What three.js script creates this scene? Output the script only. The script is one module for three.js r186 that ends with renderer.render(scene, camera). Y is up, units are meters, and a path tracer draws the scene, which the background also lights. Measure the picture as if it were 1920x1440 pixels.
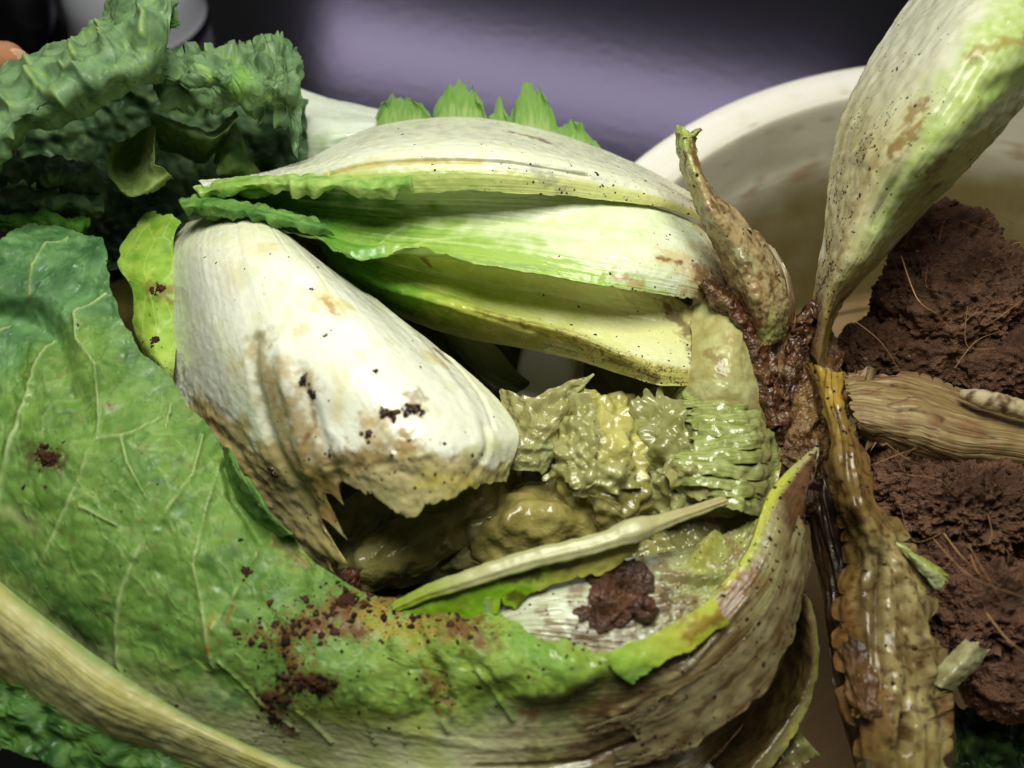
import * as THREE from 'three';
import { mergeGeometries, mergeVertices } from 'three/addons/utils/BufferGeometryUtils.js';
import { MarchingCubes } from 'three/addons/objects/MarchingCubes.js';
import { RectAreaLightUniformsLib } from 'three/addons/lights/RectAreaLightUniformsLib.js';
import { createNoise3D } from 'simplex-noise';

// ---------------------------------------------------------------- camera, light, exposure
RectAreaLightUniformsLib.init();
const scene = new THREE.Scene();
scene.background = new THREE.Color(0.036, 0.037, 0.034);
const BASE = 0.14, PITCH = 56 * Math.PI / 180, FOV = 44, DIST = 0.36;
const camera = new THREE.PerspectiveCamera(FOV, 4 / 3, 0.01, 10);
camera.position.set(0, BASE + DIST * Math.sin(PITCH), DIST * Math.cos(PITCH));
camera.lookAt(0, BASE, 0);
camera.updateMatrixWorld(true);
camera.focus = 0.345;
camera.userData.fStop = 7;
const renderer = new THREE.WebGLRenderer({ antialias: true });
renderer.toneMapping = THREE.LinearToneMapping;
renderer.toneMappingExposure = 1.08;
renderer.shadowMap.enabled = true;

const V3 = (x, y, z) => new THREE.Vector3(x, y, z);
function panelLamp(name, label, at, look, w, h, color, power, glow, roll = 0) {   // a flat lamp: glowing face, housing and its light
  const g = new THREE.Group(); g.name = name; g.position.copy(at); g.lookAt(look); g.rotateZ(roll);
  const face = new THREE.Mesh(new THREE.PlaneGeometry(w, h), new THREE.MeshStandardMaterial({ color: 0x111111, emissive: color, emissiveIntensity: glow }));
  face.name = 'diffuser'; face.position.z = 0.006; g.add(face);
  const box = new THREE.Mesh(new THREE.BoxGeometry(w + 0.02, h + 0.02, 0.01), new THREE.MeshStandardMaterial({ color: 0x888888, roughness: 0.6 }));
  box.name = 'housing'; g.add(box);
  const l = new THREE.RectAreaLight(color, power, w, h); l.position.z = 0.012; l.lookAt(0, 0, 1); l.rotation.set(0, Math.PI, 0); g.add(l);
  g.userData = { label, category: 'lamp' };
  scene.add(g);
}
panelLamp('ceiling_lamp', 'square white ceiling lamp above the tub', V3(0.0, 0.76, -0.09), V3(0.0, BASE, 0.0), 0.32, 0.32, new THREE.Color(0.99, 1.0, 0.88), 9.3, 5);
panelLamp('wall_lamp', 'long pale violet wall lamp behind the tub', V3(0.15, 0.97, -1.55), V3(0.1, 0.1, -0.5), 1.15, 0.15, new THREE.Color(0.78, 0.68, 1.0), 1.7, 1.7, 0.15);

// ---------------------------------------------------------------- helpers
let seed = 7;
const rnd = () => { seed = (seed + 0x6d2b79f5) | 0; let t = Math.imul(seed ^ (seed >>> 15), 1 | seed); t = (t + Math.imul(t ^ (t >>> 7), 61 | t)) ^ t; return ((t ^ (t >>> 14)) >>> 0) / 4294967296; };
const n3 = createNoise3D(rnd);
const fbm = (x, y, z, o = 4) => { let a = 0, s = 1, t = 0; for (let i = 0; i < o; i++) { a += s * n3(x, y, z); t += s; s *= 0.5; x *= 2.03; y *= 2.03; z *= 2.03; } return a / t; };
const ridge = (x, y, z, o = 3) => { let a = 0, s = 1, t = 0; for (let i = 0; i < o; i++) { a += s * (1 - Math.abs(n3(x, y, z))); t += s; s *= 0.5; x *= 2.1; y *= 2.1; z *= 2.1; } return a / t; };
const sst = (a, b, x) => { const t = Math.min(1, Math.max(0, (x - a) / (b - a))); return t * t * (3 - 2 * t); };
const lerp = (a, b, t) => a + (b - a) * t;
const C = (hex) => { const c = new THREE.Color(hex); return [c.r, c.g, c.b]; };
const mix = (a, b, t) => { t = t < 0 ? 0 : t > 1 ? 1 : t; return [a[0] + (b[0] - a[0]) * t, a[1] + (b[1] - a[1]) * t, a[2] + (b[2] - a[2]) * t]; };
const TH = Math.tan(FOV * Math.PI / 360), FW = V3(0, -Math.sin(PITCH), -Math.cos(PITCH)), UP = V3(0, Math.cos(PITCH), -Math.sin(PITCH)), EYE = camera.position;
// a place measured on the photograph (1920 wide) at a known height h, in cm, over the level the cabbage lies on
function at(px, py, h) {
  const d = V3((px - 960) / 720 * TH, 0, 0).addScaledVector(UP, (720 - py) / 720 * TH).add(FW);
  const k = (BASE + h / 100 - EYE.y) / d.y;
  return V3(EYE.x + d.x * k, BASE + h / 100, EYE.z + d.z * k);
}
const used = {};
const numbered = (n) => { const k = used[n] = (used[n] ?? -1) + 1; return k ? n + '_' + String(k).padStart(3, '0') : n; };
function worley(x, y) {            // distance between the two nearest cell points: thin net of small veins
  const ix = Math.floor(x), iy = Math.floor(y); let a = 9, b = 9;
  for (let j = -1; j < 2; j++) for (let i = -1; i < 2; i++) {
    const cx = ix + i, cy = iy + j; let h = Math.imul(cx, 374761393) + Math.imul(cy, 668265263); h = Math.imul(h ^ (h >>> 13), 1274126177); h ^= h >>> 16;
    const dx = cx + ((h & 1023) / 1023) - x, dy = cy + (((h >>> 10) & 1023) / 1023) - y, d = Math.sqrt(dx * dx + dy * dy);
    if (d < a) { b = a; a = d; } else if (d < b) b = d;
  }
  return b - a;
}

const pillow = (x, y, e = 0.45) => sst(0, e, worley(x + 0.5 * n3(x * 0.6, y * 0.6, 1), y + 0.5 * n3(x * 0.6, y * 0.6, 9)));   // puckered cells between veins
function nod(x, y, z) {            // rounded nodules with creases between them
  const ix = Math.floor(x), iy = Math.floor(y), iz = Math.floor(z); let a = 9;
  for (let k = -1; k < 2; k++) for (let j = -1; j < 2; j++) for (let i = -1; i < 2; i++) {
    let h = Math.imul(ix + i, 374761393) + Math.imul(iy + j, 668265263) + Math.imul(iz + k, 1440662683); h = Math.imul(h ^ (h >>> 13), 1274126177); h ^= h >>> 16;
    const dx = ix + i + ((h & 255) / 255) - x, dy = iy + j + (((h >>> 8) & 255) / 255) - y, dz = iz + k + (((h >>> 16) & 255) / 255) - z, d = dx * dx + dy * dy + dz * dz; if (d < a) a = d;
  }
  return 0.45 - a;
}

// textures: fine relief and gloss only
function tex(size, f, rep = 1) {
  const d = new Uint8Array(size * size * 4);
  for (let y = 0; y < size; y++) for (let x = 0; x < size; x++) {
    const a = x / size * 2 * Math.PI, v = y / size, k = Math.max(0, Math.min(255, 255 * f(a, v, x / size)));
    const i = (y * size + x) * 4; d[i] = d[i + 1] = d[i + 2] = k; d[i + 3] = 255;
  }
  const t = new THREE.DataTexture(d, size, size); t.wrapS = t.wrapT = THREE.MirroredRepeatWrapping; t.magFilter = THREE.LinearFilter; t.minFilter = THREE.LinearMipmapLinearFilter; t.generateMipmaps = true; t.repeat.set(rep, rep); t.needsUpdate = true;
  return t;
}
const T_leaf = tex(512, (a, v, u) => 0.5 + 0.25 * fbm(u * 14, v * 14, 1, 4) + 0.3 * (ridge(u * 9, v * 9, 5, 3) - 0.6));
const T_fibre = tex(512, (a, v, u) => 0.5 + 0.35 * fbm(u * 3, v * 46, 2, 3) + 0.15 * fbm(u * 20, v * 40, 7, 2));
const T_wet = tex(512, (a, v, u) => 0.5 + 0.5 * fbm(u * 10, v * 10, 3, 3));
const T_gloss = tex(512, (a, v, u) => 0.62 + 0.5 * fbm(u * 6, v * 6, 9, 5));
const T_grain = tex(512, (a, v, u) => 0.5 + 0.5 * fbm(u * 30, v * 30, 4, 4));
const phys = (o) => new THREE.MeshPhysicalMaterial({ vertexColors: true, side: THREE.DoubleSide, ...o });
const M = {
  leaf: phys({ roughness: 0.95, roughnessMap: T_gloss, bumpMap: T_leaf, bumpScale: 0.00016, specularIntensity: 0.7 }),
  stem: phys({ roughness: 0.42, roughnessMap: T_gloss, bumpMap: T_fibre, bumpScale: 0.00005, specularIntensity: 0.9 }),
  thin: phys({ roughness: 0.9, bumpMap: T_leaf, bumpScale: 0.0001, transmission: 0.35, thickness: 0 }),
  drop: new THREE.MeshPhysicalMaterial({ color: 0xffffff, roughness: 0.03, transmission: 1, thickness: 0.002, ior: 1.33 }),
  white: phys({ roughness: 0.4, roughnessMap: T_gloss, bumpMap: T_fibre, bumpScale: 0.00004, specularIntensity: 0.9, clearcoat: 0.25, clearcoatRoughness: 0.3 }),
  paper: phys({ roughness: 0.62, roughnessMap: T_gloss, bumpMap: T_leaf, bumpScale: 0.0003, specularIntensity: 0.8 }),
  wetstem: phys({ roughness: 0.42, roughnessMap: T_gloss, bumpMap: T_fibre, bumpScale: 0.00007, specularIntensity: 1 }),
  mush: phys({ roughness: 0.3, roughnessMap: T_gloss, bumpMap: T_wet, bumpScale: 0.0004, specularIntensity: 1, clearcoat: 0.3, clearcoatRoughness: 0.12 }),
  mud: phys({ roughness: 0.3, roughnessMap: T_gloss, bumpMap: T_grain, bumpScale: 0.0006, clearcoat: 0.2, clearcoatRoughness: 0.2 }),
  soil: phys({ roughness: 0.85, bumpMap: T_grain, bumpScale: 0.0012, specularIntensity: 0.5 }),
  speck: phys({ roughness: 0.6, specularIntensity: 0.6 }),
  wood: phys({ roughness: 0.6, bumpMap: T_fibre, bumpScale: 0.00025 }),
  skin: phys({ roughness: 0.5, bumpMap: T_leaf, bumpScale: 0.0002 }),
};

function lumpGeo(detail, k) {
  let g = new THREE.IcosahedronGeometry(1, detail); g.deleteAttribute('uv'); g.deleteAttribute('normal'); g = mergeVertices(g, 1e-4);
  const p = g.attributes.position;
  for (let i = 0; i < p.count; i++) { const x = p.getX(i), y = p.getY(i), z = p.getZ(i), s = 1 + 0.6 * n3(x * 1.3 + k * 9, y * 1.3, z * 1.3) + 0.15 * n3(x * 4, y * 4 + k * 7, z * 4); p.setXYZ(i, x * s, y * s, z * s); }
  g.computeVertexNormals();
  return g;
}
const LUMPS = [0, 1, 2, 3, 4].map((k) => lumpGeo(0, k)), LUMPS2 = [0, 1, 2, 3].map((k) => lumpGeo(4, k + 10));
const BEADS = [new THREE.IcosahedronGeometry(1, 2)].map((g) => { g.deleteAttribute('uv'); g.deleteAttribute('normal'); g = mergeVertices(g, 1e-4); g.computeVertexNormals(); return g; });
const SOILC = [C('#40281a'), C('#2e1b11'), C('#4d3222'), C('#20130c')];
function bits(list, lumps = LUMPS) {      // many crumbs joined into one geometry: {p, s, c, n}
  let nv = 0, ni = 0; const pick = list.map(() => lumps[Math.floor(rnd() * lumps.length)]);
  for (const g of pick) { nv += g.attributes.position.count; ni += g.index.count; }
  const P = new Float32Array(nv * 3), N = new Float32Array(nv * 3), K = new Float32Array(nv * 3), I = new Uint32Array(ni); let a = 0, b = 0;
  const m = new THREE.Matrix4(), q = new THREE.Quaternion(), e = new THREE.Euler(), v = V3(), up = V3(0, 1, 0);
  list.forEach((d, j) => {
    const g = pick[j], p = g.attributes.position, n = g.attributes.normal;
    q.setFromUnitVectors(up, d.n ?? up).multiply(new THREE.Quaternion().setFromEuler(e.set(0, rnd() * 6.28, 0)));
    const sx = d.s * (0.6 + 0.9 * rnd()), sz = d.s * (0.6 + 0.9 * rnd());
    m.compose(d.p, q, V3(sx, d.s * (d.flat ?? 0.6), sz));
    for (let i = 0; i < p.count; i++) { v.fromBufferAttribute(p, i).applyMatrix4(m).toArray(P, (a + i) * 3); v.fromBufferAttribute(n, i).applyQuaternion(q).toArray(N, (a + i) * 3); K.set(d.c, (a + i) * 3); }
    for (let i = 0; i < g.index.count; i++) I[b + i] = g.index.array[i] + a;
    a += p.count; b += g.index.count;
  });
  const g = new THREE.BufferGeometry();
  g.setAttribute('position', new THREE.BufferAttribute(P, 3)); g.setAttribute('normal', new THREE.BufferAttribute(N, 3)); g.setAttribute('color', new THREE.BufferAttribute(K, 3)); g.setIndex(new THREE.BufferAttribute(I, 1));
  g.setAttribute('uv', new THREE.BufferAttribute(new Float32Array(nv * 2), 2));
  return g;
}

const cr = (a, b, c, d, t) => 0.5 * (2 * b + (c - a) * t + (2 * a - 5 * b + 4 * c - d) * t * t + (3 * b - a - 3 * c + d) * t * t * t);
function line(pts, t) {                   // Catmull-Rom through Vector3s, t 0..1 (runs on straight outside)
  const n = pts.length - 1, f = Math.min(n - 1e-6, Math.max(0, t * n)), i = Math.floor(f), k = t * n - i;
  const a = pts[Math.max(0, i - 1)], b = pts[i], c = pts[i + 1], d = pts[Math.min(n, i + 2)];
  return V3(cr(a.x, b.x, c.x, d.x, k), cr(a.y, b.y, c.y, d.y, k), cr(a.z, b.z, c.z, d.z, k));
}
/* A leaf or skin: rows of measured places, splined, with ragged edges, relief, marks and thickness.
   o: nu, nv, thick (cm, number or f(u,v)), edge {v0,v1,u0,u1: f(t) -> trimmed share}, relief f(u,v,x,y,z) in cm, color f(u,v,x,y,z) -> rgb, under, marks
   marks: ['c', pts, r, rgb, alpha, rough] colours, ['h', pts, r, depth] presses in or raises */
function surf(rows, o) {
  const m = Math.max(...rows.map((r) => r.length));
  const ctl = rows.map((r) => { const w = r.map((q) => at(...q)); return r.length === m ? w : Array.from({ length: m }, (_, j) => line(w, j / (m - 1))); });
  const nu = Math.ceil(o.nu / 4) * 4 + 1, nv = Math.ceil(o.nv / 4) * 4 + 1, N = nu * nv, P = new Float32Array(N * 3), UVs = new Float32Array(N * 2);
  const ed = o.edge ?? {};
  for (let j = 0; j < nv; j++) {
    for (let i = 0; i < nu; i++) {
      let u = i / (nu - 1), v = j / (nv - 1);
      const a = ed.v0 ? ed.v0(u) : 0, b = ed.v1 ? ed.v1(u) : 0, c = ed.u0 ? ed.u0(v) : 0, d = ed.u1 ? ed.u1(v) : 0;
      const both = (ed.u0 || ed.u1) && (ed.v0 || ed.v1), pw = both ? 6 : 3, cap = (q) => Math.min(both ? 0.15 : 0.3, q), w1 = cap(a) * (1 - v) ** pw - cap(b) * v ** pw, w2 = cap(c) * (1 - u) ** pw - cap(d) * u ** pw; v += w1; u += w2;
      UVs[(j * nu + i) * 2] = u; UVs[(j * nu + i) * 2 + 1] = v;
    }
  }
  // separable spline
  const nr = ctl.length - 1;
  for (let i = 0; i < N; i++) {
    const u = UVs[i * 2], v = UVs[i * 2 + 1];
    const f = Math.min(nr - 1e-6, Math.max(0, u * nr)), r = Math.floor(f), k = u * nr - r;
    const g = Math.min(m - 1 - 1e-6, Math.max(0, v * (m - 1))), s = Math.floor(g), l = v * (m - 1) - s;
    const R = [Math.max(0, r - 1), r, r + 1, Math.min(nr, r + 2)], S = [Math.max(0, s - 1), s, s + 1, Math.min(m - 1, s + 2)];
    for (const [ax, key] of [[0, 'x'], [1, 'y'], [2, 'z']]) {
      const q = R.map((x) => cr(ctl[x][S[0]][key], ctl[x][S[1]][key], ctl[x][S[2]][key], ctl[x][S[3]][key], l));
      P[i * 3 + ax] = cr(q[0], q[1], q[2], q[3], k);
    }
  }
  const normals = (Q) => {
    const Nn = new Float32Array(N * 3); let sum = 0;
    for (let j = 0; j < nv; j++) for (let i = 0; i < nu; i++) {
      const a = (j * nu + Math.max(0, i - 1)) * 3, b = (j * nu + Math.min(nu - 1, i + 1)) * 3, c = (Math.max(0, j - 1) * nu + i) * 3, d = (Math.min(nv - 1, j + 1) * nu + i) * 3, k = (j * nu + i) * 3;
      const ux = Q[b] - Q[a], uy = Q[b + 1] - Q[a + 1], uz = Q[b + 2] - Q[a + 2], vx = Q[d] - Q[c], vy = Q[d + 1] - Q[c + 1], vz = Q[d + 2] - Q[c + 2];
      let x = uy * vz - uz * vy, y = uz * vx - ux * vz, z = ux * vy - uy * vx; const l = Math.hypot(x, y, z) || 1;
      Nn[k] = x / l; Nn[k + 1] = y / l; Nn[k + 2] = z / l;
      sum += (x * (EYE.x - Q[k]) + y * (EYE.y - Q[k + 1]) + z * (EYE.z - Q[k + 2])) / l;
    }
    const flip = sum < 0; if (flip) for (let i = 0; i < Nn.length; i++) Nn[i] = -Nn[i];
    return [Nn, flip];
  };
  const [N0, flip] = normals(P);
  // where the measured marks lie on the sheet
  const PX = new Float32Array(N * 2), w = V3(), dv = V3();
  for (let i = 0; i < N; i++) { w.fromArray(P, i * 3).sub(EYE); const z = w.dot(FW); PX[i * 2] = 960 + w.x / z / TH * 720; PX[i * 2 + 1] = 720 - w.dot(UP) / z / TH * 720; }
  const nearest = (x, y) => { let best = 1e12, k = 0; for (let i = 0; i < N; i++) { const dx = PX[i * 2] - x, dy = PX[i * 2 + 1] - y, d = dx * dx + dy * dy; if (d < best) { best = d; k = i; } } return k; };
  const marks = (o.marks ?? []).map((k) => ({ k: k[0], q: k[1].map(([x, y]) => { const i = nearest(x, y) * 3; return [P[i], P[i + 1], P[i + 2]]; }), r: k[2] / 100, a: k[3], b: k[4], n: k[5] ?? 0.6, t: k[6] || (k[0] === 'h' && k[4]) }));
  for (const mk of marks) { mk.lo = [0, 1, 2].map((c) => Math.min(...mk.q.map((p) => p[c])) - mk.r * 1.6); mk.hi = [0, 1, 2].map((c) => Math.max(...mk.q.map((p) => p[c])) + mk.r * 1.6); }
  let along = 0;
  const segd = (q, x, y, z) => {
    let best = 1e9;
    for (let s = 0; s < q.length; s++) {
      const a = q[s], b = q[s + 1] ?? a, dx = b[0] - a[0], dy = b[1] - a[1], dz = b[2] - a[2], L = dx * dx + dy * dy + dz * dz;
      let t = L > 0 ? ((x - a[0]) * dx + (y - a[1]) * dy + (z - a[2]) * dz) / L : 0; t = t < 0 ? 0 : t > 1 ? 1 : t;
      const ex = x - a[0] - dx * t, ey = y - a[1] - dy * t, ez = z - a[2] - dz * t, d = ex * ex + ey * ey + ez * ez; if (d < best) { best = d; along = (s + t) / Math.max(1, q.length - 1); }
    }
    return Math.sqrt(best);
  };
  const K = new Float32Array(N * 3), D = new Float32Array(N);
  for (let i = 0; i < N; i++) {
    const x = P[i * 3], y = P[i * 3 + 1], z = P[i * 3 + 2], u = UVs[i * 2], v = UVs[i * 2 + 1], X = x * 100, Y = y * 100, Z = z * 100;
    let h = o.relief ? o.relief(u, v, X, Y, Z) : 0, c = o.color(u, v, X, Y, Z);
    for (const mk of marks) {
      if (x < mk.lo[0] || y < mk.lo[1] || z < mk.lo[2] || x > mk.hi[0] || y > mk.hi[1] || z > mk.hi[2]) continue;
      let d = segd(mk.q, x, y, z) / mk.r; if (mk.t) d /= 1.2 - 0.75 * along;
      if (mk.k === 'h') { if (d < 1) h += mk.a * (1 - sst(0, 1, d)); continue; }
      d += mk.n * 0.9 * fbm(X * 2.2, Y * 2.2, Z * 2.2 + mk.r * 900, 3);
      if (d < 1) c = mix(c, mk.a, mk.b * (1 - sst(0.1, 1, d)));
    }
    D[i] = h / 100; K[i * 3] = c[0]; K[i * 3 + 1] = c[1]; K[i * 3 + 2] = c[2];
  }
  for (let i = 0; i < N; i++) for (let c = 0; c < 3; c++) P[i * 3 + c] += N0[i * 3 + c] * D[i];
  const [N1] = normals(P);
  // thickness: a coarser underside
  const bu = (nu - 1) / 4 + 1, bv = (nv - 1) / 4 + 1, B = bu * bv, pos = new Float32Array((N + B) * 3), col = new Float32Array((N + B) * 3), uv = new Float32Array((N + B) * 2);
  pos.set(P); col.set(K);
  let LU = 0, LV = 0; const jm = Math.floor(nv / 2), im = Math.floor(nu / 2), dd = (a, b) => Math.hypot(P[a * 3] - P[b * 3], P[a * 3 + 1] - P[b * 3 + 1], P[a * 3 + 2] - P[b * 3 + 2]);
  for (let i = 1; i < nu; i++) LU += dd(jm * nu + i, jm * nu + i - 1); for (let j = 1; j < nv; j++) LV += dd(j * nu + im, (j - 1) * nu + im);
  const tile = 0.04;
  for (let i = 0; i < N; i++) { uv[i * 2] = UVs[i * 2] * LU / tile; uv[i * 2 + 1] = UVs[i * 2 + 1] * LV / tile; }
  for (let j = 0; j < bv; j++) for (let i = 0; i < bu; i++) {
    const s = j * 4 * nu + i * 4, b = N + j * bu + i, u = UVs[s * 2], v = UVs[s * 2 + 1], t = (typeof o.thick === 'function' ? o.thick(u, v) : o.thick ?? 0.06) / 100;
    const e = Math.min(1, 0.25 + Math.min(i, bu - 1 - i, j, bv - 1 - j) * 0.3);
    let low = 0; for (let y = -4; y < 5; y += 2) for (let q = -4; q < 5; q += 2) { const J = j * 4 + y, I = i * 4 + q; if (J < 0 || I < 0 || J >= nv || I >= nu) continue; const k = (J * nu + I) * 3; low = Math.min(low, (P[k] - P[s * 3]) * N0[s * 3] + (P[k + 1] - P[s * 3 + 1]) * N0[s * 3 + 1] + (P[k + 2] - P[s * 3 + 2]) * N0[s * 3 + 2]); }
    low = Math.max(low, -0.0022) * Math.min(1, Math.min(i, bu - 1 - i, j, bv - 1 - j) * 0.5);
    for (let c = 0; c < 3; c++) { pos[b * 3 + c] = P[s * 3 + c] - N1[s * 3 + c] * t * e + N0[s * 3 + c] * low; col[b * 3 + c] = o.under ? 0 : K[s * 3 + c]; }
    if (o.under) col.set(o.under(u, v, pos[b * 3] * 100, pos[b * 3 + 1] * 100, pos[b * 3 + 2] * 100), b * 3);
    uv[b * 2] = uv[s * 2]; uv[b * 2 + 1] = uv[s * 2 + 1];
  }
  let idx = []; const wet = []; const tri = (a, b, c) => { const t = o.split && a < N && o.split(UVs[a * 2], UVs[a * 2 + 1]) ? wet : idx; if (flip) t.push(a, c, b); else t.push(a, b, c); };
  for (let j = 0; j < nv - 1; j++) for (let i = 0; i < nu - 1; i++) { const a = j * nu + i; tri(a, a + 1, a + nu + 1); tri(a, a + nu + 1, a + nu); }
  for (let j = 0; j < bv - 1; j++) for (let i = 0; i < bu - 1; i++) { const a = N + j * bu + i; tri(a, a + bu + 1, a + 1); tri(a, a + bu, a + bu + 1); }
  const rim = (top, bot) => { for (let k = 0; k < top.length - 1; k++) { const p = bot[Math.floor(k / 4)], q = bot[Math.floor((k + 1) / 4)]; tri(top[k], p, top[k + 1]); if (p !== q) tri(top[k + 1], p, q); } };
  const seq = (n, f) => Array.from({ length: n }, (_, k) => f(k));
  rim(seq(nu, (i) => i), seq(bu, (i) => N + i));
  rim(seq(nu, (i) => (nv - 1) * nu + nu - 1 - i), seq(bu, (i) => N + (bv - 1) * bu + bu - 1 - i));
  rim(seq(nv, (j) => (nv - 1 - j) * nu), seq(bv, (j) => N + (bv - 1 - j) * bu));
  rim(seq(nv, (j) => j * nu + nu - 1), seq(bv, (j) => N + j * bu + bu - 1));
  const g = new THREE.BufferGeometry();
  g.setAttribute('position', new THREE.BufferAttribute(pos, 3)); g.setAttribute('color', new THREE.BufferAttribute(col, 3)); g.setAttribute('uv', new THREE.BufferAttribute(uv, 2)); if (o.split) { g.addGroup(0, idx.length, 0); g.addGroup(idx.length, wet.length, 1); idx = idx.concat(wet); }
  g.setIndex(new THREE.BufferAttribute(new Uint32Array(idx), 1));
  g.computeVertexNormals();
  const spot = (k) => ({ p: V3().fromArray(P, k * 3), n: V3().fromArray(N1, k * 3), u: UVs[k * 2], v: UVs[k * 2 + 1] });
  return { g, find: (x, y) => spot(nearest(x, y)), any: () => spot(Math.floor(rnd() * N)), N };
}
// crumbs strewn over a sheet; where(u, v, p) gives the chance, size in cm
function strewn(s, count, lo, hi, where, cols = SOILC, lumps = LUMPS) {
  const out = [];
  for (let t = 0; t < count * 30 && out.length < count; t++) {
    const q = s.any(); if (rnd() > where(q.u, q.v, q.p)) continue;
    const r = lerp(lo, hi, Math.pow(rnd(), 4)) / 100;
    out.push({ p: q.p, n: q.n, s: r, c: cols[Math.floor(rnd() * cols.length)], flat: 0.5 });
  }
  return bits(out, lumps);
}
function tube(pts, o) {                   // rounded rod through measured places; o.r(t) cm, o.color, o.relief
  const w = pts.map((p) => at(...p)), nu = o.nu, nv = o.nv ?? 24, P = new Float32Array((nu + 1) * nv * 3 + 6), K = new Float32Array((nu + 1) * nv * 3 + 6), uv = new Float32Array((nu + 1) * nv * 2 + 4), idx = [];
  let side = null, L = 0, last = null;
  for (let i = 0; i <= nu; i++) {
    const t = i / nu, c = line(w, t), d = line(w, t + 0.004).sub(line(w, t - 0.004)).normalize();
    if (!side) side = V3(0, 1, 0).cross(d).normalize(); side.addScaledVector(d, -side.dot(d)).normalize();
    const up = d.clone().cross(side).normalize(); if (last) L += c.distanceTo(last); last = c;
    for (let j = 0; j < nv; j++) {
      const a = j / nv * 2 * Math.PI, k = i * nv + j, n = side.clone().multiplyScalar(Math.cos(a)).addScaledVector(up, Math.sin(a) * (o.flat ?? 1));
      let q = c.clone().addScaledVector(n, o.r(t) / 100);
      if (o.relief) q.addScaledVector(n, o.relief(t, a, q.x * 100, q.y * 100, q.z * 100) / 100);
      q.toArray(P, k * 3); K.set(o.color(t, a, q.x * 100, q.y * 100, q.z * 100), k * 3); uv[k * 2] = L / 0.04; uv[k * 2 + 1] = j / nv * 6.28 * o.r(t) / 4;
    }
  }
  const e0 = (nu + 1) * nv, e1 = e0 + 1; line(w, 0).toArray(P, e0 * 3); line(w, 1).toArray(P, e1 * 3); K.set(o.endColor ?? o.color(0, 0, 0, 0, 0), e0 * 3); K.set(o.endColor ?? o.color(1, 0, 0, 0, 0), e1 * 3);
  for (let i = 0; i < nu; i++) for (let j = 0; j < nv; j++) { const a = i * nv + j, b = i * nv + (j + 1) % nv; idx.push(a, b, a + nv, b, b + nv, a + nv); }
  for (let j = 0; j < nv; j++) { idx.push(e0, (j + 1) % nv, j, e1, nu * nv + j, nu * nv + (j + 1) % nv); }
  const g = new THREE.BufferGeometry();
  g.setAttribute('position', new THREE.BufferAttribute(P, 3)); g.setAttribute('color', new THREE.BufferAttribute(K, 3)); g.setAttribute('uv', new THREE.BufferAttribute(uv, 2)); g.setIndex(idx); g.computeVertexNormals();
  return g;
}
// a soft or crumbly body: centre measured, radii in cm, displaced in the round
function blob(c, rad, o) {
  let g = new THREE.IcosahedronGeometry(1, o.detail ?? 24); g.deleteAttribute('uv'); g.deleteAttribute('normal'); g = mergeVertices(g, 1e-5);
  const p = g.attributes.position, K = new Float32Array(p.count * 3), uv = new Float32Array(p.count * 2), q = new THREE.Quaternion().setFromEuler(new THREE.Euler(...(o.turn ?? [0, 0, 0]))), v = V3(), n = V3(), c0 = c.isVector3 ? c : at(...c);
  for (let i = 0; i < p.count; i++) {
    v.fromBufferAttribute(p, i); n.copy(v).applyQuaternion(q); uv[i * 2] = Math.atan2(v.z, v.x) * 0.3 * rad[0]; uv[i * 2 + 1] = v.y * rad[0] * 0.4;
    v.set(v.x * rad[0], v.y * rad[1], v.z * rad[2]).applyQuaternion(q);
    const X = c0.x * 100 + v.x, Y = c0.y * 100 + v.y, Z = c0.z * 100 + v.z, h = o.relief(X, Y, Z, n);
    v.addScaledVector(n, h).multiplyScalar(0.01).add(c0); p.setXYZ(i, v.x, v.y, v.z); K.set(o.color(X, Y, Z, n, h), i * 3);
  }
  g.setAttribute('color', new THREE.BufferAttribute(K, 3)); g.setAttribute('uv', new THREE.BufferAttribute(uv, 2)); g.computeVertexNormals();
  return g;
}
function thing(name, label, category, pos, group) {
  const o = new THREE.Group(); o.name = numbered(name); o.position.copy(pos); o.userData = { label, category }; if (group) o.userData.group = group; scene.add(o); return o;
}
function part(parent, name, g, mat, label, kind) {     // geometry arrives in world places
  let r = V3(); for (let q = parent; q; q = q.parent) r.add(q.position);
  g.translate(-r.x, -r.y, -r.z);
  const o = new THREE.Mesh(g, mat); o.name = numbered(name); o.castShadow = o.receiveShadow = true; if (label) o.userData.label = label; if (kind) o.userData.kind = kind; parent.add(o); return o;
}
const sub = (parent, name, g, mat, kind) => part(parent, name, g, mat, null, kind);

// ---------------------------------------------------------------- setting: floor
{
  const g = new THREE.PlaneGeometry(3.2, 3.2, 160, 160); g.rotateX(-Math.PI / 2);
  const p = g.attributes.position, K = new Float32Array(p.count * 3), a = C('#060507'), b = C('#0c0a0f');
  for (let i = 0; i < p.count; i++) K.set(mix(a, b, 0.5 + 0.3 * fbm(p.getX(i) * 6, 0, p.getZ(i) * 6, 2)), i * 3);
  g.setAttribute('color', new THREE.BufferAttribute(K, 3));
  const uv = g.attributes.uv; for (let i = 0; i < uv.count; i++) uv.setXY(i, uv.getX(i) * 20, uv.getY(i) * 20);
  const f = new THREE.Mesh(g, phys({ roughness: 0.15, bumpMap: T_wet, bumpScale: 0.00003, ior: 1.9 })); f.name = 'floor'; f.userData.kind = 'structure'; f.receiveShadow = true; scene.add(f);
}

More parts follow.
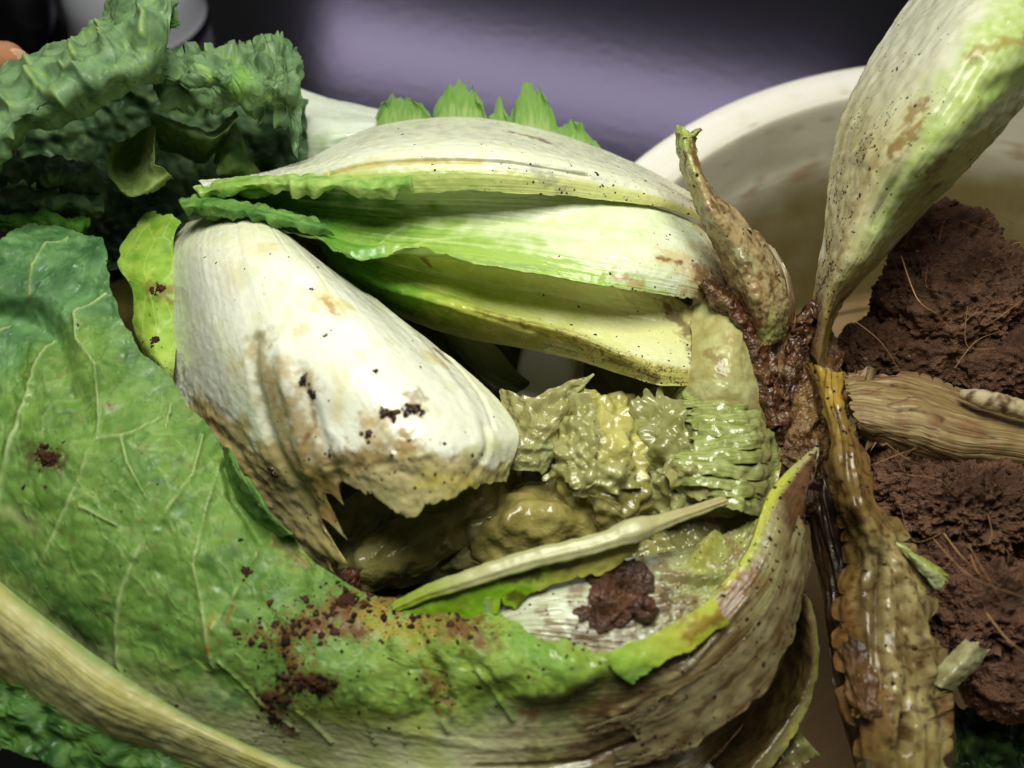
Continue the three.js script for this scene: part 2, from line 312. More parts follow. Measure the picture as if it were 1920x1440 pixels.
// ---------------------------------------------------------------- the tub
{
  const R = 0.23, cx = 0.23, cz = 0.01, t = thing('plastic_tub', 'cream round plastic tub with brown dirt film inside under the cabbage', 'tub', V3(cx, 0, cz));
  const prof = [[0.001, 0], [0.15, 0], [0.165, 0.003], [0.172, 0.012], [0.212, 0.106], [0.2175, 0.108], [0.219, 0.112]];
  const inn = [[0.2085, 0.1195], [0.206, 0.117], [0.2, 0.096], [0.196, 0.088], [0.192, 0.08], [0.164, 0.017], [0.155, 0.008], [0.14, 0.005], [0.001, 0.005]];
  const lathe = (pr, seg) => { const c = new THREE.SplineCurve(pr.map((q) => new THREE.Vector2(...q))); return new THREE.LatheGeometry(c.getPoints(seg), 220); };
  const paint = (g, f) => { const p = g.attributes.position, K = new Float32Array(p.count * 3); for (let i = 0; i < p.count; i++) K.set(f(p.getX(i) * 100, p.getY(i) * 100, p.getZ(i) * 100), i * 3); g.setAttribute('color', new THREE.BufferAttribute(K, 3)); const uv = g.attributes.uv; for (let i = 0; i < uv.count; i++) uv.setXY(i, uv.getX(i) * 30, uv.getY(i) * 5); return g; };
  const cream = C('#e2dcc8'), dirt = C('#8a6a44'), film = C('#75683f');
  const mat = phys({ roughness: 0.38, roughnessMap: T_gloss, specularIntensity: 0.8 });
  const add = (name, g) => { const m = new THREE.Mesh(g, mat); m.name = name; m.castShadow = m.receiveShadow = true; t.add(m); };
  add('outer_wall', paint(lathe(prof, 60), () => cream));
  add('inner_wall', paint(lathe(inn, 120), (x, y, z) => {
    const a = Math.atan2(z, x), d = sst(10.6, 6.5, y); let c = mix(cream, film, 0.15 + 0.85 * d + 0.2 * fbm(a * 4, y * 0.4, 1, 4));
    c = mix(c, dirt, 0.6 * sst(0.25, 0.7, fbm(a * 9, y * 0.9, 4, 4) + 0.45 * Math.exp(-Math.pow((y - 8.8) / 0.35, 2))));
    if (y < 1.2) c = mix(c, C('#b08a66'), 0.5 + 0.4 * fbm(x * 0.3, 2, z * 0.3, 3));
    return c;
  }));
  const rim = new THREE.LatheGeometry(new THREE.CatmullRomCurve3([[0.2185, 0.1115], [0.2262, 0.1112], [0.2295, 0.1128], [0.2305, 0.116], [0.2292, 0.119], [0.2255, 0.1205], [0.212, 0.1208], [0.2084, 0.1192]].map((q) => V3(q[0], q[1], 0))).getPoints(60).map((q) => new THREE.Vector2(q.x, q.y)), 260);
  add('rim', paint(rim, (x, y, z) => { const a = Math.atan2(z, x); return mix(C('#efeadd'), C('#b58f5e'), 0.55 * sst(0.2, 0.75, fbm(a * 16, y * 2, 6, 4)) * sst(22.8, 21.2, Math.hypot(x, z))); }));
}

// ---------------------------------------------------------------- the cabbage
const cab = thing('rotten_cabbage', 'rotting leafy cabbage with slimy torn core and muddy root stalk lying across the tub', 'cabbage', at(960, 760, -4));
const leafOf = (name, s, mat, label) => part(cab, name, s.g, mat, label);
const rag = (amp, f, k, deep = 0) => (t) => amp * (0.5 + 0.5 * fbm(t * f * 0.7, k, 3.3, 2)) + deep * Math.pow(ridge(t * f * 0.9, k + 4, 8, 1), 5);
const crinkle = (x, y, z, s, a) => a * (1.1 * fbm(x * s, y * s, z * s, 2) + 0.35 * (ridge(x * s * 1.6, y * s * 1.6, z * s * 1.6 + 5, 2) - 0.62));
const PALE = C('#e6e4c9'), WHITE = C('#f1f2e0'), CREAMY = C('#d9d29c'), LIME = C('#9dc238'), LEAFG = C('#5c8a2c'), DARKG = C('#234a1f'), BLUEG = C('#4a7a4a'), YELLOW = C('#c9c04a'), TAN = C('#a88a4c'), RUST = C('#7a3c16'), BROWN = C('#56351c'), BLACKB = C('#2a1a10'), OLIVE = C('#8f8a3e');
const SMEAR = C('#6b3d1e'), GOLD = C('#c98f35');

// white fleshy stalk in the middle
const white = surf([
  [[350, 418, 1.6], [400, 404, 3.2], [470, 400, 4.0], [530, 432, 3.7], [572, 470, 2.2]],
  [[312, 478, 1.8], [380, 465, 4.4], [500, 475, 5.6], [605, 508, 5.2], [668, 538, 2.6]],
  [[318, 600, 1.6], [400, 590, 4.5], [540, 590, 6.0], [680, 600, 5.8], [782, 618, 2.8]],
  [[320, 700, .8], [425, 690, 4.3], [570, 690, 6.0], [745, 690, 5.9], [866, 686, 2.9]],
  [[340, 790, .6], [450, 790, 3.4], [620, 785, 5.5], [800, 775, 5.8], [936, 752, 3.0]],
  [[392, 900, .2], [495, 885, 2.6], [655, 855, 5.2], [830, 835, 5.5], [972, 812, 3.0]],
  [[475, 1005, -.3], [558, 960, 1.9], [690, 905, 4.7], [845, 875, 5.1], [962, 862, 2.9]],
  [[610, 1080, -.2], [668, 1080, 2.2], [735, 1010, 3.7], [850, 935, 4.5], [950, 905, 2.6]],
], {
  nu: 300, nv: 280, thick: (u) => lerp(0.3, 0.07, sst(0.7, 0.95, u)),
  edge: { u1: (v) => 0.02 + 0.03 * fbm(v * 9, 3, 2, 3) + 0.1 * Math.exp(-Math.pow((v - 0.42) / 0.1, 2)) + 0.06 * Math.abs(Math.sin(v * 30 + 1.5 * Math.sin(v * 17))) * sst(0.16, 0.26, v) * sst(0.62, 0.5, v) + 0.02 * Math.pow(ridge(v * 24, 1, 1, 2), 4) },
  relief: (u, v, x, y, z) => {
    const rot = sst(0.62, 0.78, u + 0.1 * fbm(x, y, z, 2) - 0.2 * sst(0.6, 0.95, v) + 0.25 * sst(0.35, 0.05, v));
    return 0.016 * fbm(v * 15, u * 1.4, 3, 2) + 0.006 * fbm(v * 34, u * 2, 3, 2) + 0.015 * fbm(x * 2, y * 2, z * 2, 3) + rot * (0.09 * fbm(v * 8, u * 5, 1, 2) + 0.05 * fbm(x * 1.6, y * 1.6, z * 1.6, 2));
  },
  color: (u, v, x, y, z) => {
    const n = fbm(x * 0.7, y * 0.7, z * 0.7, 4), st = fbm(v * 40, u * 3, 2, 3);
    let c = mix(WHITE, C('#e6e5b4'), sst(0.25, 0.0, u) * 0.7 + 0.25 * n + 0.18 * st); c = mix(c, C('#d3d7a0'), 0.35 * sst(0.1, 0.5, fbm(x * 0.6 + 9, y * 0.6, z * 0.6, 3)));
    c = mix(c, C('#dfe4b0'), 0.5 * sst(0.86, 1, v));
    const rot = sst(0.63, 0.74, u + 0.12 * n - 0.2 * sst(0.6, 0.95, v) + 0.24 * sst(0.4, 0.1, v) * sst(0.28, 0.6, u) + 0.03 * st);
    c = mix(c, mix(C('#c3b67a'), C('#a39052'), 0.5 + 0.4 * st + 0.6 * n + 0.4 * fbm(x * 2.5, y * 2.5, z * 2.5, 3)), rot * 0.9);
    c = mix(c, C('#b3ad68'), 0.8 * sst(0.86, 0.97, u) * (0.6 + n));
    return c;
  },
  marks: [
    ['h', [[475, 640], [480, 720], [500, 800], [540, 880], [590, 960]], 0.45, -0.16],
    ['h', [[560, 690], [590, 780], [620, 870], [640, 950]], 0.4, -0.09], ['h', [[530, 660], [545, 760], [570, 860], [600, 930]], 0.5, 0.1],
    ['h', [[400, 800], [450, 850], [500, 930]], 0.4, -0.09],
    ['h', [[735, 560], [830, 650], [905, 745], [925, 800]], 0.2, -0.06], ['h', [[700, 555], [800, 655], [880, 760], [895, 840]], 0.5, 0.05],
    ['h', [[912, 800], [915, 840], [895, 880]], 0.3, -0.1],
    ['c', [[482, 645], [492, 720], [520, 800], [560, 880], [600, 950]], 0.9, C('#a3935c'), 0.8, 0.6], ['c', [[500, 700], [530, 790]], 0.5, C('#8f7038'), 0.5, .5], ['c', [[545, 760], [590, 860], [620, 950]], 0.9, C('#a8894a'), 0.75],
    ['c', [[600, 560], [640, 575]], 0.8, C('#d6bd48'), 0.5, 0.8], ['c', [[612, 562], [628, 590]], 0.25, C('#a67d1c'), 0.7, 1.2],
    ['c', [[500, 465]], 0.7, C('#d6c26a'), 0.5], ['c', [[430, 500], [440, 530]], 0.7, C('#dcc7a4'), 0.3], ['c', [[565, 620]], 0.4, C('#d6c264'), 0.5],
    ['c', [[815, 655], [838, 675]], 0.22, C('#8a5420'), 0.85], ['c', [[800, 665], [825, 680]], 0.45, C('#cdb154'), 0.6],
    ['c', [[530, 680], [545, 700]], 0.4, C('#b3904a'), 0.5], ['c', [[530, 830], [545, 870]], 0.6, C('#a87a3c'), 0.4],
    ['c', [[440, 690]], 0.9, C('#d8c680'), 0.5], ['c', [[375, 740], [430, 840], [500, 930]], 0.5, C('#b8984e'), 0.4], ['c', [[345, 700], [395, 800]], 0.3, C('#7a5528'), 0.35],
    ['c', [[630, 850], [700, 860], [760, 830]], 0.5, C('#8f6a34'), 0.6, 1.2], ['c', [[690, 790], [770, 770], [780, 740]], 0.4, C('#7d5a30'), 0.6, 1.3], ['c', [[640, 900], [620, 960]], 0.7, C('#8a5a2c'), 0.5, 1], ['c', [[600, 1000], [650, 1050]], 0.6, C('#b39a58'), 0.4],
    ['c', [[720, 930], [690, 990]], 0.7, C('#b8bb86'), 0.55], ['c', [[880, 850], [930, 840]], 0.5, C('#c6c88a'), 0.6], ['c', [[800, 900], [880, 905]], 0.5, C('#b7a94c'), 0.6],
    ...[[568, 710], [584, 738], [738, 775], [776, 768], [690, 815], [510, 885], [520, 700], [655, 860], [760, 830]].map((q) => ['c', [q], 0.5, C('#b0945a'), 0.55, 1.0]), ['c', [[580, 760], [590, 800], [570, 830]], 0.14, C('#7a5228'), 0.7, .8], ['c', [[690, 790], [760, 780]], 0.5, C('#cfba84'), 0.5, 1], ['c', [[630, 780], [640, 700]], 0.35, C('#e4d69a'), 0.5],
  ],
});
const whiteMesh = leafOf('leaf_stalk', white, M.white, 'thick white leaf stalk with tan rotten torn lower end');
sub(whiteMesh, 'dirt_speck', strewn(white, 330, 0.012, 0.055, (u, v) => 0.25 + 0.75 * sst(0.5, 0.85, u)), M.speck, 'stuff');

// lime leaf edge on its left
const limeS = surf([
  [[285, 385, 2.2], [310, 390, 2.6], [345, 410, 2.6]],
  [[245, 430, 2.4], [285, 440, 2.6], [328, 440, 2.6]],
  [[210, 490, 2.3], [265, 500, 2.5], [328, 490, 2.5]],
  [[235, 540, 2.0], [285, 550, 2.3], [342, 560, 2.2]],
  [[245, 610, 1.5], [285, 625, 1.8], [335, 620, 1.7]],
  [[270, 670, .8], [298, 680, 1.9], [328, 680, 1.7]],
  [[295, 715, .4], [310, 718, 1.2], [325, 715, 1.2]],
], {
  nu: 140, nv: 80, thick: 0.04, edge: { v0: rag(0.12, 6, 3, 0.1), v1: rag(0.06, 7, 5), u0: rag(0.08, 4, 6) },
  relief: (u, v, x, y, z) => crinkle(x, y, z, 0.9, 0.05) + 0.02 * Math.sin(v * 9 + u * 7),
  color: (u, v, x, y, z) => mix(mix(mix(C('#6f9c2a'), C('#9dbb48'), 0.5 + fbm(x, y, z, 3)), C('#b9cf7a'), 0.6 * sst(0.06, 0.0, worley(u * 5, v * 3))), C('#b5c06a'), 0.7 * sst(0.6, 1, u)),
  marks: [['c', [[285, 540], [315, 548]], 0.5, SMEAR, 0.6, 1.2], ['c', [[290, 690], [300, 705]], 0.5, C('#8a6a34'), 0.7]],
});
const limeM = leafOf('leaf_edge', limeS, M.leaf, 'lime green frilled leaf edge beside the white stalk');
sub(limeM, 'dirt_speck', strewn(limeS, 70, 0.015, 0.05, (u) => 0.4 + u), M.speck, 'stuff');

// upper pale leaf
const topLeaf = surf([
  [[372, 338, 4.0], [378, 345, 4.5], [384, 356, 4.6], [392, 366, 4.2]],
  [[470, 328, 3.6], [470, 336, 4.6], [475, 352, 4.8], [485, 366, 4.4]],
  [[575, 298, 3.0], [575, 314, 4.7], [580, 335, 5.1], [590, 362, 4.6]],
  [[700, 238, 2.8], [700, 275, 5.5], [705, 320, 5.8], [712, 366, 5.1]],
  [[860, 219, 3.0], [865, 265, 5.9], [870, 315, 6.0], [872, 362, 5.3]],
  [[1000, 238, 3.0], [1005, 285, 5.7], [1005, 325, 5.7], [1010, 366, 5.1]],
  [[1130, 280, 2.6], [1130, 315, 4.9], [1130, 345, 5.0], [1130, 378, 4.6]],
  [[1240, 330, 2.4], [1240, 350, 3.8], [1240, 370, 4.2], [1238, 390, 4.0]],
  [[1335, 385, 2.0], [1340, 397, 2.6], [1342, 410, 2.8], [1345, 425, 2.6]],
], {
  nu: 380, nv: 110, thick: 0.16, edge: { v1: (u) => 0.04 + 0.05 * fbm(u * 12, 3, 1, 3) + 0.13 * Math.pow(Math.max(0, Math.sin(u * 46)), 2) * sst(0.45, 0.3, u) },
  relief: (u, v, x, y, z) => 0.012 * fbm(v * 20, u * 3, 5, 3) + 0.02 * fbm(x * 2, y * 2, z * 2, 2) + 0.2 * sst(0.55, 1, v) * Math.sin(u * 52 + 2 * Math.sin(u * 17)) * sst(0.45, 0.15, u) + 0.02 * fbm(x * 5, y * 5, z * 5, 2) * sst(0.5, 0.2, u),
  color: (u, v, x, y, z) => {
    const n = fbm(x * 0.9, y * 0.9, z * 0.9, 4), st = fbm(v * 30, u * 4, 7, 3);
    let c = mix(C('#e2e4d0'), C('#d9dbb4'), 0.4 + 0.5 * n + 0.3 * st);
    const low = sst(0.6, 0.72, v + 0.03 * n);
    c = mix(c, mix(C('#a9c04e'), C('#cdd07c'), sst(0.3, 0.75, u) + 0.3 * n), low * 0.85);
    c = mix(c, C('#6d9c3c'), sst(0.36, 0.14, u + 0.1 * n) * sst(0.35, 0.6, v));
    c = mix(c, C('#b98f48'), 0.45 * sst(0.8, 1, u));
    return c;
  },
  marks: [['h', [[620, 325], [700, 307], [800, 300], [950, 306], [1100, 330]], 0.14, -0.12], ['c', [[610, 328], [690, 310], [780, 302], [900, 303]], 0.22, C('#b9a428'), 0.75, 0.4],
    ['c', [[960, 248], [1005, 258], [1030, 268]], 0.35, C('#7a4a24'), 0.75, 1.1], ['c', [[1000, 318], [1060, 372]], 0.35, C('#8d8f7a'), 0.5, 1.2], ['c', [[700, 300], [640, 325]], 0.4, C('#c9bf6a'), 0.5],
    ['c', [[560, 355], [640, 352], [720, 360]], 0.25, C('#b7c07a'), 0.6, 1], ['c', [[1250, 350], [1330, 400]], 0.4, C('#6b5a3c'), 0.5, 1.3]],
});
const topM = leafOf('leaf', topLeaf, M.stem, 'pale upper leaf with pressed yellow crease and green frilled margin');
sub(topM, 'dirt_speck', strewn(topLeaf, 300, 0.012, 0.05, (u, v) => sst(0.3, 0.8, u)), M.speck, 'stuff');

// second leaf: green to white hollow side
const midLeaf = surf([
  [[338, 384, 3.4], [348, 374, 4.2], [372, 398, 4.4], [388, 414, 3.6]],
  [[440, 350, 3.9], [448, 374, 3.8], [458, 398, 4.2], [470, 424, 4.0]],
  [[570, 345, 4.3], [570, 385, 3.7], [570, 410, 3.8], [590, 446, 4.3]],
  [[690, 350, 4.6], [680, 395, 3.7], [675, 435, 3.8], [660, 488, 4.7]],
  [[820, 352, 4.6], [820, 400, 3.8], [820, 445, 4.1], [825, 492, 4.7]],
  [[970, 352, 4.6], [970, 410, 4.1], [970, 460, 4.4], [970, 510, 4.6]],
  [[1110, 365, 4.4], [1110, 425, 4.4], [1110, 485, 4.6], [1110, 535, 4.4]],
  [[1230, 388, 3.8], [1230, 440, 4.3], [1225, 500, 4.4], [1212, 552, 4.0]],
  [[1310, 425, 2.8], [1312, 470, 3.6], [1300, 520, 3.6], [1285, 562, 3.2]],
  [[1372, 495, 1.8], [1370, 520, 2.4], [1358, 545, 2.4], [1335, 570, 2.0]],
], {
  nu: 380, nv: 150, thick: (u) => 0.1 + 0.2 * u,
  edge: { v1: (u) => 0.03 * (1 + fbm(u * 14, 9, 1, 3)) + 0.05 * Math.pow(ridge(u * 12, 5, 5, 2), 8) + 0.1 * sst(0.36, 0.4, u) * sst(0.52, 0.44, u), v0: () => 0.0, u0: rag(0.05, 5, 2) },
  relief: (u, v, x, y, z) => 0.06 * sst(0.45, 0.2, u) * fbm(x * 1.6, y * 1.6, z * 1.6, 3) + 0.04 * (ridge(x * 1.1, y * 1.1, z * 1.1, 3) - 0.6) + 0.14 * sst(0.6, 1, v) * Math.sin(u * 58) * sst(0.35, 0.1, u) + 0.02 * fbm(v * 18, u * 4, 1, 3),
  color: (u, v, x, y, z) => {
    const n = fbm(x * 0.8, y * 0.8, z * 0.8, 4), st = fbm(v * 16, u * 3, 4, 3);
    let c = mix(C('#5c9030'), C('#a3bf5c'), sst(0.22, 0.52, u + 0.1 * n + 0.12 * st));
    const w = sst(0.42, 0.62, u + 0.14 * n - 0.28 * sst(0.5, 1, v) + 0.2 * sst(0.4, 0.1, v) + 0.1 * st);
    c = mix(c, mix(C('#e3e8cb'), C('#d5dfae'), 0.5 + n), w);
    c = mix(c, C('#3d7429'), 0.7 * sst(0.25, 0.05, u) + 0.4 * sst(0.85, 1, v) * sst(0.55, 0.3, u));
    c = mix(c, C('#c9d27a'), 0.5 * sst(0.12, 0.0, v) * sst(0.4, 0.6, u)); c = mix(c, C('#bccd78'), 0.6 * sst(0.93, 1, v));
    c = mix(c, C('#b07b3a'), 0.75 * sst(0.84, 1, u + 0.08 * n)); c = mix(c, BROWN, 0.7 * sst(0.94, 1, u + 0.1 * n));
    return c;
  },
  marks: [
    ...[[[1200, 440], [1000, 420], [800, 400], [560, 375]], [[1100, 455], [960, 440], [800, 425], [690, 400]], [[1150, 500], [980, 470], [850, 455], [700, 440]], [[900, 440], [800, 450], [740, 475]], [[820, 410], [760, 400], [690, 380]], [[760, 425], [730, 440], [700, 470]]].flatMap((p) => [['c', p, 0.2, C('#cadb98'), 0.4, 0.5, 1], ['h', p, 0.14, 0.03]]),
    ['c', [[1250, 480], [1330, 520]], 0.7, C('#d0a868'), 0.55], ['c', [[1235, 483], [1275, 492]], 0.14, C('#7a4620'), 0.85, 0.9], ['c', [[1150, 520], [1200, 530]], 0.3, C('#a0702e'), 0.6, 1.2], ['c', [[1310, 510], [1350, 540]], 0.5, C('#6a3c1c'), 0.7, 1],
    ['c', [[850, 488], [930, 495], [1030, 505]], 0.16, C('#7f9a60'), 0.6, 1], ['h', [[660, 480], [720, 470], [800, 480]], 0.4, 0.25], ['c', [[660, 482], [700, 478]], 0.5, C('#5f9a3e'), 0.7],
  ],
});
const midM = leafOf('leaf', midLeaf, M.stem, 'hollow second leaf running from bright green to white');
sub(midM, 'dirt_speck', strewn(midLeaf, 160, 0.012, 0.05, (u) => sst(0.55, 0.95, u)), M.speck, 'stuff');

const fringeA = surf([[[362, 352, 4.2], [370, 362, 4.7], [380, 378, 4.3]], [[430, 332, 4.6], [436, 347, 5.1], [442, 374, 4.6]], [[500, 328, 4.8], [505, 342, 5.3], [510, 360, 4.9]], [[560, 326, 5.0], [565, 345, 5.5], [570, 374, 5.0]], [[640, 325, 5.3], [645, 345, 5.8], [650, 360, 5.4]], [[700, 328, 5.5], [705, 350, 6.0], [714, 380, 5.4]], [[770, 325, 5.7], [772, 340, 6.0], [776, 358, 5.6]]],
  { nu: 260, nv: 60, thick: 0.05, edge: { v1: rag(0.2, 16, 3, 0.1), v0: rag(0.1, 9, 5) }, relief: (u, v, x, y, z) => 0.16 * v * Math.sin(u * 46 + 2 * Math.sin(u * 13)) + crinkle(x, y, z, 1.2, 0.07), color: (u, v, x, y, z) => mix(mix(C('#6f9a3c'), C('#a3bd66'), 0.5 + fbm(x, y, z, 4)), C('#c2c88a'), 0.5 * sst(0.5, 1, v) * sst(0.2, 0.6, u)) });
leafOf('leaf_edge', fringeA, M.leaf, 'light green frilled margin lying over the upper pale leaf');
const fringeB = surf([[[332, 372, 3.8], [340, 386, 4.5], [352, 404, 3.9]], [[390, 360, 4.3], [398, 385, 4.9], [405, 414, 4.2]], [[450, 370, 4.3], [458, 395, 4.9], [465, 420, 4.2]], [[520, 388, 4.3], [530, 410, 4.8], [540, 434, 4.2]], [[610, 412, 4.3], [616, 428, 4.6], [628, 448, 4.2]]],
  { nu: 200, nv: 60, thick: 0.05, edge: { v1: rag(0.2, 13, 4, 0.1), v0: rag(0.2, 12, 7, 0.1) }, relief: (u, v, x, y, z) => 0.14 * Math.sin(u * 38 + 2 * Math.sin(u * 11)) * Math.abs(v - 0.4) * 1.6 + crinkle(x, y, z, 1.2, 0.08), color: (u, v, x, y, z) => mix(C('#3a6a2a'), C('#719a48'), 0.5 + 0.9 * fbm(x, y, z, 4)) });
leafOf('leaf_edge', fringeB, M.leaf, 'darker green curled margin at the left end of the hollow leaf');

// third leaf with rolled brown lip
const lowLeaf = surf([
  [[560, 418, 1.2], [575, 440, 1.6], [595, 465, 1.8], [600, 492, 1.5], [602, 515, .8]],
  [[680, 462, 2.8], [690, 480, 2.2], [705, 505, 2.4], [718, 536, 2.6], [730, 585, 1.0]],
  [[800, 478, 3.4], [805, 510, 2.5], [825, 545, 2.6], [840, 572, 3.0], [848, 628, 1.2]],
  [[920, 490, 3.8], [920, 535, 2.4], [935, 580, 2.6], [955, 600, 3.2], [970, 652, 1.6]],
  [[1040, 505, 3.8], [1040, 555, 2.4], [1050, 605, 2.6], [1070, 628, 3.1], [1082, 676, 1.8]],
  [[1150, 525, 3.6], [1150, 585, 2.5], [1150, 640, 2.7], [1160, 662, 2.9], [1165, 702, 2.0]],
  [[1240, 545, 3.0], [1245, 605, 2.4], [1245, 660, 2.6], [1240, 692, 2.6], [1235, 722, 2.2]],
  [[1315, 590, 2.0], [1315, 625, 2.0], [1312, 670, 2.2], [1305, 700, 2.2], [1297, 722, 2.0]],
], {
  nu: 340, nv: 140, thick: 0.14, edge: { u0: rag(0.04, 5, 3) },
  relief: (u, v, x, y, z) => 0.035 * (ridge(x * 1.3, y * 1.3, z * 1.3, 3) - 0.6) + 0.02 * fbm(v * 22, u * 5, 6, 3) + 0.12 * Math.pow(ridge(u * 8, 2, 4, 2), 8) * Math.exp(-Math.pow((v - 0.72) / 0.06, 2)),
  color: (u, v, x, y, z) => {
    const n = fbm(x * 0.8, y * 0.8, z * 0.8, 4), st = fbm(v * 26, u * 4, 4, 3);
    let c = mix(C('#b3c24c'), C('#dcdb98'), sst(0.2, 0.75, u + 0.15 * n)); c = mix(c, C('#e2e3b2'), 0.8 * sst(0.55, 0.85, u + 0.2 * n) * sst(0.3, 0.55, v));
    c = mix(c, C('#4f8d22'), 0.95 * sst(0.32, 0.05, u - 0.1 * v + 0.1 * n));
    const lip = sst(0.62, 0.74, v); c = mix(c, mix(C('#9a9a34'), C('#b8a94e'), 0.5 + n), lip * sst(0.12, 0.5, u) * 0.8);
    const sp = fbm(x * 9, y * 9, z * 9, 3) + 0.6 * fbm(x * 2, y * 2, z * 2, 2); c = mix(c, C('#5a3f16'), lip * sst(0.15, 0.4, sp - 0.5 + sst(0.35, 0.7, u) * 0.55) * 0.85 * sst(1, 0.92, v));
    c = mix(c, C('#cfd08a'), 0.6 * sst(0.9, 0.98, v));
    c = mix(c, C('#7a5324'), 0.8 * sst(0.3, 0.0, v) * sst(0.75, 1, u) + 0.35 * sst(0.9, 1, u) * (0.5 + st));  // brown at the upper right end paints the shadow inside the hollow
    return c;
  },
  marks: [['c', [[1250, 575], [1300, 630], [1310, 680]], 0.5, C('#5a3818'), 0.75, 0.9], ['c', [[1130, 665], [1230, 712]], 0.25, C('#4a3014'), 0.7, 1], ['c', [[795, 485], [805, 500]], 0.2, C('#7a5a2a'), 0.8, 1],  // the long brown mark is painted shadow of the hollow right end
    ['c', [[900, 580], [1000, 610], [1100, 650]], 0.25, C('#6a5218'), 0.5, 1.3], ['h', [[700, 530], [850, 575], [1000, 625]], 0.2, 0.08]],
});
const lowM = leafOf('leaf', lowLeaf, M.stem, 'yellow green third leaf with brown speckled rolled lip');
sub(lowM, 'dirt_speck', strewn(lowLeaf, 190, 0.012, 0.05, (u, v) => sst(0.3, 0.9, u) * (0.3 + v)), M.speck, 'stuff');

// dark leaf behind the gap and pale leaf inside it with shade painted in
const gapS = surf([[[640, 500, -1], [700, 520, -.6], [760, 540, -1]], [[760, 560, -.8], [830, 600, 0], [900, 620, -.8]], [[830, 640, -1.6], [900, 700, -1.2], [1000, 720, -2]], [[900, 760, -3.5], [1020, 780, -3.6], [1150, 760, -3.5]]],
  { nu: 60, nv: 40, thick: 0.2, relief: (u, v, x, y, z) => 0.05 * fbm(x, y, z, 3), color: (u) => mix(C('#b9c48a'), C('#4b5527'), sst(0.25, 0.7, u)) });  // pale turns dark with depth, painting the shade of the void
leafOf('inner_leaf', gapS, M.stem, 'pale inner leaf deep in the gap, darkened in colour for the shade there');
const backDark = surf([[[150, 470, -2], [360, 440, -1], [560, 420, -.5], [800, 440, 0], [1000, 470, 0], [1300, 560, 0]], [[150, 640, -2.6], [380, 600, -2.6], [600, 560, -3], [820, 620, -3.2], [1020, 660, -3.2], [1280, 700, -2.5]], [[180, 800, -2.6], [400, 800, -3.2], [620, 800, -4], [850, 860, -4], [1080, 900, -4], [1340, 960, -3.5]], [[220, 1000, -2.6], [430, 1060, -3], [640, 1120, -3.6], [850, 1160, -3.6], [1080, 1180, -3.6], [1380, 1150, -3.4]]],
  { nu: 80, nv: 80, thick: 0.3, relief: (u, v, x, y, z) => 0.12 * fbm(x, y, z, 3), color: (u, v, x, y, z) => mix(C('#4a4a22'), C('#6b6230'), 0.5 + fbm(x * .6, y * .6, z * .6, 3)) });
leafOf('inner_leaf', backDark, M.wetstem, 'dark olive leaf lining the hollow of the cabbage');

// leaf torn and standing at the back, with the white rib beside it
const lobes = [[706, 812, 52], [816, 915, 88], [920, 958, 66], [960, 1046, 112], [1030, 1135, 62]];
const ruffle = surf(Array.from({ length: 56 }, (_, i) => {
  const t = i / 55, x = lerp(706, 1130, t), base = lerp(232, 304, t * t), up = Math.max(8, ...lobes.map(([a, b, h]) => (x > a && x < b ? h * Math.pow(Math.sin(Math.PI * (x - a) / (b - a)), 0.4) : 0))) * (1 + 0.3 * fbm(t * 40, 5, 5, 3)) + 9 * fbm(t * 60, 2, 2, 2), top = base - up;
  return [[x, base + 20, 1.6], [x, lerp(base, top, 0.35), 1.8], [x, lerp(base, top, 0.7), 1.9], [x - 4, top, 1.9 + 0.3 * Math.sin(i * 0.8)]];
}), {
  nu: 280, nv: 90, thick: 0.05, edge: { v1: rag(0.2, 70, 8) }, relief: (u, v, x, y, z) => 0.1 * fbm(u * 9, v, 2, 2) * v + crinkle(x, y, z, 0.7, 0.05),
  color: (u, v, x, y, z) => { const st = fbm(u * 70, v * 2, 3, 3); return mix(mix(C('#b9cf80'), C('#83b04a'), sst(0.1, 0.6, v + 0.3 * st)), C('#689a3c'), 0.5 * sst(0.5, 0.1, u) + 0.3 * st); },
});
leafOf('leaf', ruffle, M.thin, 'bright green torn leaf standing up behind the pale leaf');
const rib = surf([
  [[548, 160, .5], [548, 220, 1.2], [548, 270, 1.2], [548, 330, .5]], [[610, 182, .5], [610, 230, 1.5], [610, 270, 1.4], [610, 315, .6]],
  [[680, 198, .5], [680, 230, 1.4], [680, 255, 1.4], [680, 290, .6]], [[760, 214, .3], [760, 235, 1.0], [760, 250, 1.0], [760, 270, .4]],
], { nu: 90, nv: 60, thick: 0.2, relief: (u, v) => 0.03 * fbm(v * 18, u * 3, 2, 2) + 0.03 * Math.sin(v * 24), color: (u, v, x, y, z) => mix(C('#d5dcc9'), C('#7fa24c'), sst(0.35, 0.95, v + 0.3 * fbm(x, y, z, 3)) * sst(0.9, 0.2, u) * 0.8) });
leafOf('leaf_stalk', rib, M.stem, 'broad white leaf stalk behind the dark curled leaf');

// ---- dark curled leaf top left
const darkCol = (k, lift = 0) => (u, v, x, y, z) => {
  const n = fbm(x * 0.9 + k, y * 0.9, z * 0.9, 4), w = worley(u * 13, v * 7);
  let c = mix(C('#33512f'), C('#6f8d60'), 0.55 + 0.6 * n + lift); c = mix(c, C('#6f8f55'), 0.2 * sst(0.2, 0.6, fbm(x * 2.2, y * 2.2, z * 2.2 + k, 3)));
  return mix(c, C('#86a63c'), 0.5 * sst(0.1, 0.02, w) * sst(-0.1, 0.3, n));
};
const darkRelief = (s, a, cu = 13, cv = 7) => (u, v, x, y, z) => a * (1.9 * fbm(x * s + 3, y * s, z * s, 2) + 0.5 * (ridge(x * s * 1.6, y * s * 1.6 + 4, z * s * 1.6, 1) - 0.6) + 0.22 * pillow(u * cu, v * cv, 0.7) + 0.06 * pillow(u * cu * 2.4 + 5, v * cv * 2.4, 0.8));
